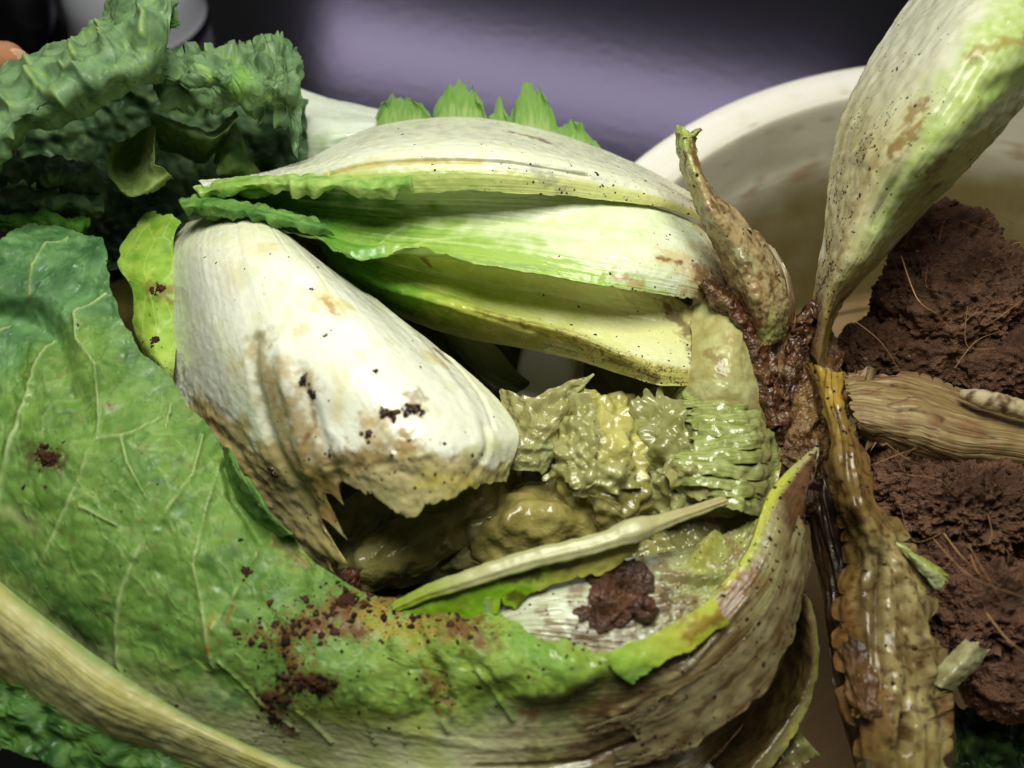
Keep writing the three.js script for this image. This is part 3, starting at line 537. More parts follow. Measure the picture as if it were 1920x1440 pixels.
const curl = surf([
  [[-90, 215, 5.4], [-80, 245, 7.6], [-60, 290, 8.2], [-20, 320, 7.4], [0, 320, 6]],
  [[-10, 135, 6.2], [0, 175, 8.2], [15, 225, 8.7], [25, 258, 7.8], [20, 262, 6.6]],
  [[85, 88, 6.4], [100, 120, 8.5], [120, 170, 9], [125, 212, 7.9], [115, 215, 6.8]],
  [[165, 45, 6.6], [185, 85, 8.8], [205, 135, 9.2], [215, 175, 8.0], [205, 178, 6.8]],
  [[200, -10, 7], [230, 35, 9.2], [265, 95, 9.4], [282, 150, 8.2], [272, 150, 7]],
  [[235, -80, 7.6], [292, -60, 9.6], [322, 10, 9.5], [308, 108, 8.6], [298, 116, 7.4]],
], { nu: 240, nv: 120, thick: 0.09, edge: { v1: rag(0.06, 9, 2, 0.08), u1: rag(0.04, 6, 4), v0: rag(0.03, 7, 2) }, relief: darkRelief(0.5, 0.24, 12, 7), color: darkCol(1, 0.15),
  marks: [[[[60, 125], [62, 150], [85, 180], [110, 185]], 0.2], [[[140, 80], [142, 105], [150, 120]], 0.18], [[[190, 45], [200, 70], [205, 82]], 0.16], [[[0, 180], [22, 205], [15, 250]], 0.14], [[[120, 130], [130, 142], [150, 145]], 0.15], [[[260, 10], [275, 40], [268, 80]], 0.15]].flatMap(([p, r]) => [['h', p, r * 2.6, 0.16], ['h', p, r, 0.12], ['c', p, r * 0.7, C('#90a95c'), 0.6, 0.4]]) });
leafOf('leaf', curl, M.leaf, 'dark green leaf end curled into a crinkled roll');
const frill = surf([
  [[280, 60, 6.6], [275, 100, 7.4], [280, 145, 7.2], [300, 200, 6]], [[335, 88, 5.8], [340, 130, 7.2], [365, 170, 7.2], [385, 215, 5.6]],
  [[385, 82, 6.0], [400, 120, 7.6], [415, 165, 7.3], [430, 215, 5.8]], [[440, 70, 5.6], [455, 120, 7.0], [465, 165, 7.2], [480, 215, 5.4]],
  [[490, 72, 6.0], [500, 120, 7.2], [505, 165, 6.9], [505, 225, 5.2]], [[528, 42, 6.0], [535, 110, 6.8], [535, 170, 6.6], [530, 250, 4.6]], [[556, 85, 5.2], [560, 140, 5.8], [560, 200, 5.6], [556, 320, 3.8]],
], { nu: 260, nv: 150, thick: 0.06, edge: { v0: rag(0.1, 11, 5, 0.12), v1: rag(0.12, 10, 9, 0.15) }, relief: darkRelief(0.6, 0.26, 13, 8), color: darkCol(4, 0.12),
  marks: [['c', [[440, 120], [460, 150], [440, 165]], 0.5, C('#6f9a30'), 0.6], ['c', [[385, 130], [400, 150]], 0.25, C('#89ad4a'), 0.6], ['c', [[497, 175], [505, 195]], 0.18, C('#93b04a'), 0.7]] });
leafOf('leaf', frill, M.leaf, 'dark green frilled leaf edge below the black pot');
const flapS = surf([[[290, -30, 8], [310, -20, 8.2], [335, -20, 8]], [[300, 25, 7.4], [318, 25, 7.7], [335, 20, 7.5]], [[297, 62, 6.8], [315, 68, 7], [332, 60, 6.8]]], { nu: 60, nv: 40, thick: 0.05, edge: { u1: rag(0.15, 4, 2, 0.2), v1: rag(0.1, 5, 3) }, relief: darkRelief(1.2, 0.12), color: darkCol(9, 0.0) });
leafOf('leaf_edge', flapS, M.leaf, 'small hanging scrap of dark leaf edge');
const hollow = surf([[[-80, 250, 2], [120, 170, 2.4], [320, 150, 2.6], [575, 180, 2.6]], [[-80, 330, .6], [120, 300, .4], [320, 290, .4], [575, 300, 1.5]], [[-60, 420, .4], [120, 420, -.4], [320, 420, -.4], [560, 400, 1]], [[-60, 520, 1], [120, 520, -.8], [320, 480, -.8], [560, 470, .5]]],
  { nu: 160, nv: 160, thick: 0.1, relief: darkRelief(0.7, 0.25), color: darkCol(12, -0.3) });  // lowered tone puts the black of the hollow into the colour
leafOf('inner_leaf', hollow, M.leaf, 'leaf sheet backing the hollow, with the shade put into its dark green');
const cup = surf([
  [[215, 270, 4.6], [245, 258, 4.2], [275, 238, 4.4], [290, 236, 4.8]], [[200, 300, 4.6], [228, 300, 3.6], [262, 292, 3.6], [292, 285, 4.9]],
  [[205, 330, 4.4], [232, 335, 3.6], [258, 328, 3.8], [296, 305, 5.0]], [[225, 355, 4.2], [245, 362, 4.0], [280, 350, 4.2], [320, 325, 4.2]], [[238, 374, 3.8], [255, 374, 3.8], [285, 364, 3.8], [332, 338, 3.6]],
], { nu: 110, nv: 110, thick: 0.07, edge: { v0: rag(0.06, 5, 3), v1: rag(0.08, 7, 5), u1: rag(0.12, 6, 4, 0.1) }, relief: (u, v, x, y, z) => crinkle(x, y, z, 1, 0.07), color: (u, v, x, y, z) => mix(C('#7f9a4c'), C('#9bb066'), sst(0.5, 1, v) + 0.5 * fbm(x, y, z, 3)) });
leafOf('leaf_edge', cup, M.leaf, 'cupped light green leaf edge inside the shaded hollow');
const brim = surf([
  [[272, 205, 5.0], [278, 215, 5.1], [285, 240, 4.5], [300, 280, 3.0]], [[320, 222, 4.8], [325, 234, 5.0], [330, 262, 4.2], [335, 290, 2.8]], [[365, 236, 4.8], [370, 252, 4.9], [370, 275, 4.0], [370, 305, 2.6]],
  [[405, 240, 4.8], [405, 258, 4.8], [395, 270, 4.2], [390, 300, 2.6]], [[442, 205, 5.0], [446, 222, 5.0], [430, 240, 4.2], [420, 270, 2.8]],
], { nu: 120, nv: 90, thick: 0.06, edge: { v0: rag(0.06, 9, 4, 0.06) }, relief: (u, v, x, y, z) => crinkle(x, y, z, 1.1, 0.07), color: (u, v, x, y, z) => mix(C('#93aa6c'), C('#4c6a30'), sst(0.25, 0.5, v + 0.15 * fbm(x, y, z, 3))) });
leafOf('leaf_edge', brim, M.leaf, 'light green wavy leaf brim in the shaded hollow');
const fold = surf([[[440, 225, 3.6], [455, 260, 3.6], [470, 300, 3], [505, 340, 2.2]], [[420, 260, 3.6], [430, 290, 3.6], [440, 315, 3.2], [450, 345, 2.4]], [[398, 300, 3], [405, 315, 3], [410, 330, 2.8], [415, 345, 2.2]]], { nu: 60, nv: 70, thick: 0.06, edge: { v1: rag(0.1, 4, 6) }, relief: (u, v, x, y, z) => crinkle(x, y, z, 1, 0.07), color: (u, v, x, y, z) => mix(C('#476f2c'), C('#7d9a4c'), 0.4 + fbm(x, y, z, 3)) });
leafOf('leaf_edge', fold, M.leaf, 'triangular green leaf fold in the shaded hollow');
const layers = [
  [[[-60, 285, 4.2], [-60, 310, 4.4], [-60, 335, 3.2]], [[30, 288, 4.2], [30, 318, 4.4], [30, 350, 3.2]], [[100, 295, 4], [95, 330, 4.2], [85, 358, 3]], [[150, 300, 3.4], [150, 335, 3.6], [140, 372, 2.6]], [[205, 320, 2.4], [205, 350, 2.6], [200, 395, 1.6]]],
  [[[-60, 350, 3.4], [-60, 375, 3.6], [-60, 400, 2.4]], [[40, 352, 3.4], [40, 380, 3.6], [40, 402, 2.4]], [[120, 355, 3.2], [120, 380, 3.4], [120, 408, 2.2]], [[190, 360, 2.4], [195, 390, 2.6], [190, 420, 1.6]]],
  [[[-60, 395, 3], [-60, 412, 3.2], [-60, 450, 2]], [[60, 398, 3], [60, 414, 3.2], [60, 450, 2]], [[120, 402, 2.8], [125, 420, 3], [130, 450, 1.8]], [[165, 408, 2.2], [170, 425, 2.4], [175, 450, 1.4]]],
];
const lcol = [darkCol(20, -0.05), darkCol(23, 0.02), (u, v, x, y, z) => mix(C('#3f7a1f'), C('#64982c'), 0.5 + fbm(x, y, z, 3))];
layers.forEach((r, i) => leafOf('leaf_edge', surf(r, { nu: 150, nv: 60, thick: 0.06, edge: { v1: rag(0.16, 12, i + 2, 0.15), v0: rag(0.1, 10, i + 7, 0.1) }, relief: darkRelief(0.8, 0.2), color: lcol[i] }), M.leaf, ['topmost of the three stacked dark leaf edges at the left', 'middle of the three stacked dark leaf edges at the left', 'lowest and brightest of the three stacked leaf edges at the left'][i]));

// ---- the big outer leaf along the left and the bottom
const bladeEdge = (u) => [1.3, 1.25, 1.15, 0.86, 0.58, 0.42, 0.36, 0.33, 0.33, 0.33, 0.33, 0.33, 0.33, 0.33];
const BE = bladeEdge();
const outerVeins = [
  [[[0, 960], [20, 830], [50, 740], [98, 632]], 0.13], [[[60, 1130], [100, 1020], [130, 940], [160, 870], [182, 790], [184, 700]], 0.09],
  [[[250, 1290], [222, 1240], [218, 1180], [230, 1110], [262, 1030], [320, 950], [360, 890], [380, 820]], 0.1], [[[400, 1250], [388, 1170], [364, 1060], [370, 1020], [388, 950], [415, 868]], 0.085],
  [[[402, 1175], [440, 1110], [482, 1040]], 0.07], [[[180, 815], [228, 820], [238, 870], [275, 935]], 0.07], [[[415, 1240], [480, 1310], [560, 1370]], 0.06], [[[228, 820], [290, 790], [320, 775]], 0.06],
  [[[60, 560], [62, 500], [90, 462], [128, 448]], 0.1], [[[200, 555], [150, 600], [150, 650], [185, 700]], 0.08], [[[320, 760], [310, 800]], 0.05], [[[150, 950], [220, 985]], 0.05], [[[0, 620], [20, 610]], 0.07],
  [[[700, 1390], [680, 1290], [640, 1200]], 0.06], [[[840, 1370], [800, 1270], [740, 1180]], 0.07], [[[960, 1350], [900, 1260], [850, 1190]], 0.06], [[[620, 1390], [560, 1330], [545, 1280]], 0.05], [[[760, 1390], [770, 1300], [730, 1210]], 0.05],
];
const outer = surf([
  [[1500, 1010, .6], [1508, 960, 1.8], [1515, 910, 2.3], [1522, 870, 2.3], [1535, 832, 1.8]],
  [[1478, 1210, -1.5], [1495, 1130, .8], [1485, 1060, 2.1], [1468, 985, 2.6], [1448, 915, 2.5]],
  [[1400, 1350, -2.5], [1430, 1260, .2], [1425, 1180, 1.9], [1408, 1105, 2.6], [1390, 1050, 2.6]],
  [[1250, 1480, -.9], [1290, 1370, .3], [1285, 1290, 1.7], [1265, 1230, 2.3], [1240, 1190, 2.3]],
  [[1000, 1550, -.9], [1040, 1430, .1], [1050, 1335, 1.3], [1050, 1255, 2.5], [1030, 1195, 2.0]],
  [[800, 1580, -1.2], [820, 1440, -.4], [840, 1325, 1.2], [860, 1215, 2.2], [880, 1120, 2.0]],
  [[580, 1550, -3.5], [590, 1405, -.8], [610, 1290, 1.6], [640, 1190, 2.0], [690, 1112, 1.4]],
  [[380, 1490, -3], [400, 1375, -.4], [420, 1240, 1.7], [470, 1120, 2.5], [548, 1005, 2.2]],
  [[180, 1420, -2.6], [225, 1315, 0], [250, 1150, 2.3], [320, 960, 3.5], [432, 848, 2.9]],
  [[20, 1340, -2.2], [80, 1235, .2], [100, 1050, 2.7], [170, 860, 4.2], [350, 732, 3.6]],
  [[-100, 1240, -2], [-50, 1140, .4], [-30, 950, 3.1], [80, 740, 4.4], [262, 640, 4.2]],
  [[-200, 1130, -2], [-160, 1040, .6], [-110, 860, 3.4], [40, 640, 4.3], [222, 540, 4.7]],
  [[-240, 1000, -1], [-200, 880, 1.4], [-130, 700, 3.6], [20, 540, 5.0], [196, 448, 4.6]],
  [[-260, 860, 0], [-220, 740, 2.2], [-150, 580, 4.0], [-20, 470, 5.4], [60, 410, 3.9]],
], {
  split: (u, v) => u < 0.3 + 0.02 * Math.sin(v * 40), nu: 560, nv: 300, thick: (u, v) => 0.05 + 0.3 * sst(0.5, 0.15, u), edge: { v1: (u) => sst(0.3, 0.4, u) * (0.02 * (1 + fbm(u * 18, 3, 3, 3)) + 0.01 * Math.pow(ridge(u * 16, 6, 2, 1), 5)) },
  relief: (u, v, x, y, z) => {
    const k = u * 13, e = lerp(BE[Math.floor(k)], BE[Math.min(13, Math.floor(k) + 1)], k % 1), g = sst(e - 0.04, e + 0.08, v), w = worley(x * 0.95, z * 0.95), w2 = worley(x * 2.6 + 7, z * 2.6);
    let h = (1 - g) * (0.014 * fbm(v * 30, u * 7, 2, 2) + 0.02 * fbm(x * 3, y * 3, z * 3, 3));
    const wv = worley(x * 0.62 + 0.35 * fbm(x, 1, z, 2), z * 0.62 + 0.35 * fbm(x, 7, z, 2)); h += g * (0.03 * sst(0.08, 0, wv) + crinkle(x, y, z, 0.35, 0.16) + 0.045 * sst(0.0, 0.4, w) + 0.018 * sst(0, 0.4, w2) + 0.006 * fbm(x * 5, y * 5, z * 5, 2));
    const mid = sst(0.46, 0.38, u) * sst(0.2, 0.28, u); h += g * mid * (0.12 * fbm(x * 0.5 + 3, 1, z * 0.5, 2) + 0.07 * fbm(x * 1.4, 1, z * 1.4, 2));
    const f = sst(0.74, 0.8, u); h += f * 0.1 * (ridge(x * 1.3, y * 1.3, z * 1.3, 3) - 0.6);
    return h + 0.09 * g * fbm(u * 40, 2, 3, 2) * sst(0.86, 1, v) * sst(0.36, 0.5, u);
  },
  color: (u, v, x, y, z) => {
    const k = u * 13, e = lerp(BE[Math.floor(k)], BE[Math.min(13, Math.floor(k) + 1)], k % 1), n = fbm(x * 0.55, y * 0.55, z * 0.55, 4), n2 = fbm(x * 1.7, y * 1.7, z * 1.7, 4), st = fbm(v * 22, u * 5, 3, 3), st2 = fbm(v * 13 + 9, u * 11, 3, 4);
    const g = sst(e - 0.06, e + 0.09, v + 0.05 * n2);
    let s = mix(C('#978a62'), C('#675837'), 0.45 + 0.4 * st + 0.5 * n);                     // the stalk part
    s = mix(s, C('#b7b67c'), 0.5 * sst(0.18, 0.08, u)); s = mix(s, C('#5e431f'), 0.75 * sst(-0.05, 0.5, st2 + 0.15 + 0.3 * n) * sst(0.42, 0.3, u) * sst(0.06, 0.16, u)); s = mix(s, mix(C('#d5d6ac'), C('#b9c47c'), 0.5 + n), 0.85 * sst(0.27, 0.38, u + 0.05 * n));
    let b = mix(C('#4b732b'), C('#779946'), 0.5 + 0.7 * n); b = mix(b, C('#8aa756'), 0.4 * sst(0, 0.5, n2)); b = mix(b, C('#9db545'), 0.55 * sst(0.5, 0.36, u));
    const w = worley(x * 0.95, z * 0.95), w2 = worley(x * 2.6 + 7, z * 2.6); const wx = worley(x * 0.62 + 0.35 * fbm(x, 1, z, 2), z * 0.62 + 0.35 * fbm(x, 7, z, 2)); b = mix(b, C('#234a18'), 0.55 * sst(0.05, 0.0, w) * sst(-0.25, 0.15, n2) + 0.3 * sst(0.06, 0, w2)); b = mix(b, C('#8ea862'), 0.6 * sst(0.045, 0.0, wx) * sst(-0.5, 0.0, n)); b = mix(b, C('#7d6a3c'), 0.35 * sst(0.25, 0.6, fbm(x * 1.6 + 20, y, z * 1.6, 4)));
    b = mix(b, C('#2b5524'), 0.4 * sst(0.2, 0.55, fbm(x * 1.1 + 8, y, z * 1.1, 4)));
    const f = sst(0.80, 0.85, u + 0.03 * n + 0.05 * (v - 0.8)) + 0.55 * sst(0.66, 0.74, u) * sst(0.88, 0.96, v); b = mix(b, mix(C('#2e5a38'), C('#5c8a58'), 0.5 + n + 0.4 * n2), Math.min(1, f) * 0.75);
    b = mix(b, C('#234e20'), 0.8 * sst(0.3, 0.2, v) * sst(0.46, 0.56, u));
    let c = mix(s, b, g);
    c = mix(c, mix(C('#c4bd3e'), C('#9fb53a'), 0.5 + n), 0.9 * sst(0.86, 0.94, v + 0.03 * n2) * sst(0.3, 0.24, u) * sst(0.03, 0.06, u));
    c = mix(c, mix(C('#5f3a1e'), C('#422613'), 0.5 + n2), 0.95 * sst(0.125, 0.07, u + 0.04 * n + 0.1 * Math.abs(v - 0.6)) * sst(0.93, 0.86, v));
    return c;
  },
  marks: [
    ...outerVeins.flatMap(([p, r]) => [['h', p, r * 2.6, 0.05, 1], ['h', p, r, 0.05, 1], ['c', p, r * 1.5, C('#86a054'), 0.5, 0.3, 1], ['c', p, r * 0.8, C('#a9bb82'), 0.75, 0.25, 1]]),
    ...outerVeins.slice(0, 8).flatMap(([p, r]) => p.slice(1, -1).flatMap(([x, y], i) => [i % 2 ? 1 : -1].map((s) => { const a = Math.atan2(p[i + 2][1] - y, p[i + 2][0] - x) + s * (0.6 + 0.3 * rnd()), L = 50 + 50 * rnd(), q = [[x, y], [x + Math.cos(a) * L * 0.5, y + Math.sin(a) * L * 0.5], [x + Math.cos(a + s * 0.25) * L, y + Math.sin(a + s * 0.25) * L]]; return ['c', q, r * 0.7, C('#8fa862'), 0.55, 0.7, 1]; }))),
    ['h', [[0, 590], [70, 600], [110, 640], [130, 720], [180, 820]], 0.7, -0.3], ['h', [[0, 540], [80, 560], [150, 600], [180, 700]], 1.0, 0.35], ['h', [[235, 440], [190, 480]], 0.5, 0.2],
    ['h', [[430, 870], [440, 930], [490, 1010]], 0.35, -0.35], ['h', [[470, 900], [500, 980], [545, 1010]], 0.35, 0.3], ['h', [[120, 1180], [160, 1230]], 0.9, -0.2],
    ['h', [[950, 1215], [1010, 1195], [1080, 1240], [1040, 1290]], 1.2, 0.1], ['h', [[920, 1310], [1050, 1330], [1130, 1290]], 0.8, -0.1], ['h', [[780, 1180], [820, 1250], [840, 1310]], 0.3, -0.18], ['h', [[740, 1200], [780, 1330]], 0.3, 0.12],
    ['h', [[700, 1360], [900, 1400], [1100, 1390], [1280, 1300], [1380, 1180]], 0.3, 0.05], ['h', [[900, 1440], [1100, 1430], [1300, 1340], [1420, 1200]], 0.2, -0.14], ['h', [[1150, 1340], [1300, 1240], [1400, 1120]], 0.2, 0.12], ['h', [[860, 1120], [900, 1100], [920, 1130]], 0.35, 0.5], ['c', [[880, 1110], [915, 1120]], 0.5, C('#8fae6c'), 0.7],
    ['c', [[140, 1160], [170, 1190]], 1.0, C('#2c5a22'), 0.75], ['c', [[20, 1040], [60, 1060]], 0.8, C('#34603a'), 0.4], ['c', [[100, 560], [20, 540]], 0.9, C('#3c5f3a'), 0.5],
    ['c', [[390, 1290], [430, 1330]], 0.6, C('#b7c98a'), 0.5], ['c', [[400, 1310], [440, 1320]], 0.4, C('#3d7a44'), 0.5, 1], ['c', [[560, 1330], [700, 1340], [800, 1370]], 0.7, C('#b5c54c'), 0.5],
    ['c', [[980, 1210], [1040, 1250]], 0.8, C('#6f9e3c'), 0.6], ['c', [[900, 1330], [1050, 1340], [1140, 1280]], 0.6, C('#3f5a1a'), 0.6, 0.9],
    ['c', [[560, 1180], [640, 1150], [720, 1130], [800, 1150], [880, 1170]], 0.8, C('#7a4f24'), 0.75, 1.3], ['c', [[540, 1220], [560, 1270], [510, 1310]], 0.5, SMEAR, 0.75, 1.3], ['c', [[480, 1180], [540, 1190], [600, 1170]], 0.35, SMEAR, 0.7, 1.3],
    ['c', [[640, 1130], [670, 1190]], 0.5, SMEAR, 0.85, 1.1], ['c', [[575, 1280], [620, 1285]], 0.5, C('#4f2a16'), 0.9, 1.0], ['c', [[500, 1310], [540, 1370]], 0.5, SMEAR, 0.7, 1.3], ['c', [[810, 1270], [830, 1320]], 0.5, SMEAR, 0.8, 1.2], ['c', [[860, 1180], [900, 1200]], 0.6, SMEAR, 0.7, 1.3],
    ['c', [[700, 1160], [780, 1190]], 0.8, C('#a8963f'), 0.6, 1], ['c', [[980, 1335], [1000, 1338]], 0.25, SMEAR, 0.8, 1], ['c', [[400, 1150], [395, 1230]], 0.12, C('#a8702c'), 0.6, 0.8], ['c', [[440, 1130], [425, 1160]], 0.12, C('#8a5624'), 0.7, 0.8],
    ['c', [[60, 850], [110, 870]], 0.5, C('#4c341f'), 0.7, 1.1], ['c', [[20, 960], [60, 985]], 0.5, C('#9aa06a'), 0.5], ['c', [[205, 760], [210, 770]], 0.12, SMEAR, 0.9],
    ['c', [[520, 1020], [570, 1060]], 0.4, C('#7a5a2a'), 0.6, 1], ['c', [[1100, 1360], [1200, 1280], [1260, 1240]], 0.5, C('#4a3016'), 0.6, 1.3], ['c', [[1000, 1430], [1150, 1400]], 0.6, C('#57391c'), 0.6, 1.3], ['c', [[1330, 1330], [1370, 1290]], 0.3, C('#4a2812'), 0.7, 1.2],
    ['c', [[1400, 1080], [1350, 1130]], 0.5, C('#7a4c24'), 0.7, 1.1], ['c', [[1470, 1090], [1430, 1150]], 0.6, C('#a5a070'), 0.5], ['c', [[1470, 1080], [1472, 1120]], 0.2, C('#b0602a'), 0.5, 1],
  ],
});
const outerM = leafOf('outer_leaf', outer, [M.leaf, M.wetstem], 'large green outer leaf spread along the left and bottom, smeared with soil');
sub(outerM, 'dirt_speck', strewn(outer, 900, 0.012, 0.075, (u, v) => (u < 0.5 ? 0.35 + 0.6 * sst(0.4, 0.7, v) : 0.12)), M.speck, 'stuff');
{
  const near = (pts, r, n, lo, hi) => { const l = []; for (let i = 0; i < n; i++) { const t = rnd() * (pts.length - 1), a = Math.floor(t), k = t - a, b = pts[Math.min(pts.length - 1, a + 1)]; const g = () => (rnd() + rnd() + rnd() - 1.5) * r; const q = outer.find(lerp(pts[a][0], b[0], k) + g(), lerp(pts[a][1], b[1], k) + g()); l.push({ p: q.p, n: q.n, s: lerp(lo, hi, Math.pow(rnd(), 3)) / 100, c: SOILC[Math.floor(rnd() * 4)], flat: 0.6 }); } return l; };
  sub(outerM, 'soil_smear', bits([...near([[520, 1180], [640, 1150], [800, 1160], [900, 1180]], 70, 1500, 0.006, 0.03), ...near([[480, 1190], [560, 1270], [520, 1350]], 60, 900, 0.006, 0.03), ...near([[100, 860], [300, 1000]], 90, 400, 0.006, 0.02), ...near([[480, 1180], [560, 1180], [650, 1140], [760, 1150], [880, 1160]], 40, 330, 0.015, 0.12), ...near([[540, 1220], [560, 1270], [510, 1320], [530, 1370]], 26, 170, 0.015, 0.12), ...near([[70, 845], [100, 870]], 24, 90, 0.015, 0.1), ...near([[810, 1270], [830, 1320]], 26, 60, 0.012, 0.06)]), M.soil, 'stuff');
}
const flap = surf([[[416, 836, 2.9], [430, 842, 3.7], [438, 866, 3.0]], [[430, 900, 2.9], [456, 896, 3.9], [474, 926, 2.8]], [[464, 962, 2.6], [498, 956, 3.5], [518, 986, 2.4]], [[516, 1012, 2.2], [546, 1002, 3.0], [566, 1018, 2.1]]],
  { nu: 120, nv: 60, thick: 0.05, edge: { v1: rag(0.14, 7, 3, 0.08) }, relief: (u, v, x, y, z) => crinkle(x, y, z, 1.2, 0.06), color: (u, v, x, y, z) => mix(mix(C('#3f6528'), C('#6a8c44'), 0.5 + fbm(x, y, z, 3)), C('#8a8a48'), 0.5 * sst(0.7, 1, v)) });
const flapM = leafOf('leaf_edge', flap, M.leaf, 'narrow folded green margin of the outer leaf beside the white stalk');
sub(flapM, 'dirt_speck', strewn(flap, 60, 0.012, 0.05, () => 1), M.speck, 'stuff');
// the midrib, raised and pale
const midrib = surf([
  [[-70, 1030, 1.9], [-60, 1095, 2.1], [-55, 1165, 1.3], [-70, 1245, -.4]], [[62, 1140, 1.6], [62, 1190, 1.6], [52, 1245, .9], [32, 1305, -.7]], [[208, 1250, 1.15], [194, 1294, 1.15], [180, 1338, .5], [160, 1382, -1]],
  [[348, 1338, .55], [335, 1360, .5], [320, 1390, .0], [295, 1420, -1]], [[480, 1402, 0], [472, 1420, .1], [460, 1444, -.3], [440, 1470, -1]], [[640, 1466, -.5], [630, 1484, -.4], [618, 1504, -.8], [600, 1530, -1.4]], [[800, 1540, -1.4], [790, 1560, -1.4], [780, 1580, -1.6], [770, 1600, -2]],
], { nu: 240, nv: 70, thick: 0.3, relief: (u, v, x, y, z) => 0.02 * fbm(v * 14, u * 3, 2, 2) + 0.05 * fbm(x, y, z, 3), color: (u, v, x, y, z) => { const n = fbm(x * .6, y * .6, z * .6, 4), st = fbm(v * 14, u * 2.5, 3, 3); return mix(mix(mix(C('#c3be88'), C('#a8a258'), 0.45 + 0.7 * n + 0.2 * st), C('#a39a62'), 0.5 * sst(0.6, 1, u)), C('#6f8a42'), 0.85 * sst(0.22, 0.02, v + 0.06 * n) + 0.5 * sst(0.8, 1, v)); } });
leafOf('midrib', midrib, M.leaf, 'pale yellow midrib of the large outer leaf');
const under = surf([
  [[-60, 1270, 0], [-40, 1330, -.6], [-20, 1420, -1]], [[60, 1290, -.2], [60, 1350, -.5], [60, 1440, -1.2]], [[180, 1360, -.4], [170, 1400, -.6], [160, 1480, -1.4]], [[320, 1400, -.6], [300, 1440, -.9], [280, 1520, -1.6]], [[480, 1420, -1], [470, 1450, -1.2], [460, 1520, -1.8]],
], { nu: 180, nv: 100, thick: 0.06, edge: { v1: rag(0.15, 12, 4, 0.2), u0: rag(0.1, 6, 3) }, relief: darkRelief(0.7, 0.2), color: (u, v, x, y, z) => mix(C('#294f1f'), C('#547a34'), 0.5 + fbm(x * .8, y * .8, z * .8, 4)) });
leafOf('leaf', under, M.leaf, 'dark crumpled leaf under the pale midrib');
const tongue = surf([
  [[1340, 1120, 3.0], [1352, 1148, 3.0], [1372, 1170, 2.7]], [[1240, 1178, 2.9], [1255, 1205, 2.8], [1285, 1232, 2.6]], [[1155, 1215, 2.9], [1180, 1242, 2.8], [1220, 1265, 2.5]], [[1132, 1228, 2.8], [1155, 1262, 2.6], [1190, 1285, 2.3]],
], { nu: 110, nv: 50, thick: 0.04, edge: { v1: rag(0.16, 8, 2, 0.1), v0: rag(0.1, 8, 5) }, relief: (u, v, x, y, z) => crinkle(x, y, z, 1.1, 0.05), color: (u, v, x, y, z) => mix(mix(C('#a9b03a'), C('#8fb03c'), sst(0.2, 0.7, u)), C('#6f9a58'), 0.7 * sst(0.4, 0.9, v) * sst(0.5, 0.9, u)), marks: [['c', [[1290, 1180], [1350, 1160]], 0.4, C('#8a5c2a'), 0.7, 1.2]] });
leafOf('leaf_edge', tongue, M.leaf, 'lime leaf tongue folded over the dirty stalk');

const dirty = (k) => (u, v, x, y, z) => { const n = fbm(x * .8 + k, y * .8, z * .8, 4), st = fbm(v * 8, u * 4, k, 2), d = fbm(v * 7 + 9, u * 8, k, 4); return mix(mix(C('#978c66'), C('#6f6040'), 0.5 + 0.5 * st + 0.5 * n), C('#4f3519'), 0.75 * sst(0.0, 0.45, d + 0.2 * n)); };
const skinA = surf([[[1496, 960, 2.7], [1512, 1000, 2.4], [1526, 1060, 1.4]], [[1445, 1115, 2.5], [1468, 1150, 2.0], [1494, 1190, 1.2]], [[1350, 1232, 2.1], [1385, 1272, 1.5], [1420, 1325, .8]], [[1215, 1318, 1.8], [1255, 1356, 1.1], [1290, 1415, .3]], [[1070, 1372, 1.2], [1105, 1402, .8], [1135, 1455, .1]]],
  { nu: 260, nv: 70, thick: 0.05, edge: { v0: rag(0.14, 12, 3, 0.1), v1: rag(0.14, 10, 6, 0.1), u1: rag(0.1, 6, 3, 0.15) }, relief: (u, v, x, y, z) => 0.05 * fbm(x, y, z, 2), color: dirty(3) });
const skinAM = leafOf('leaf_skin', skinA, M.wetstem, 'dirty wet grey brown skin peeling along the bottom stalk');
sub(skinAM, 'dirt_speck', strewn(skinA, 300, 0.014, 0.06, () => 1), M.speck, 'stuff');

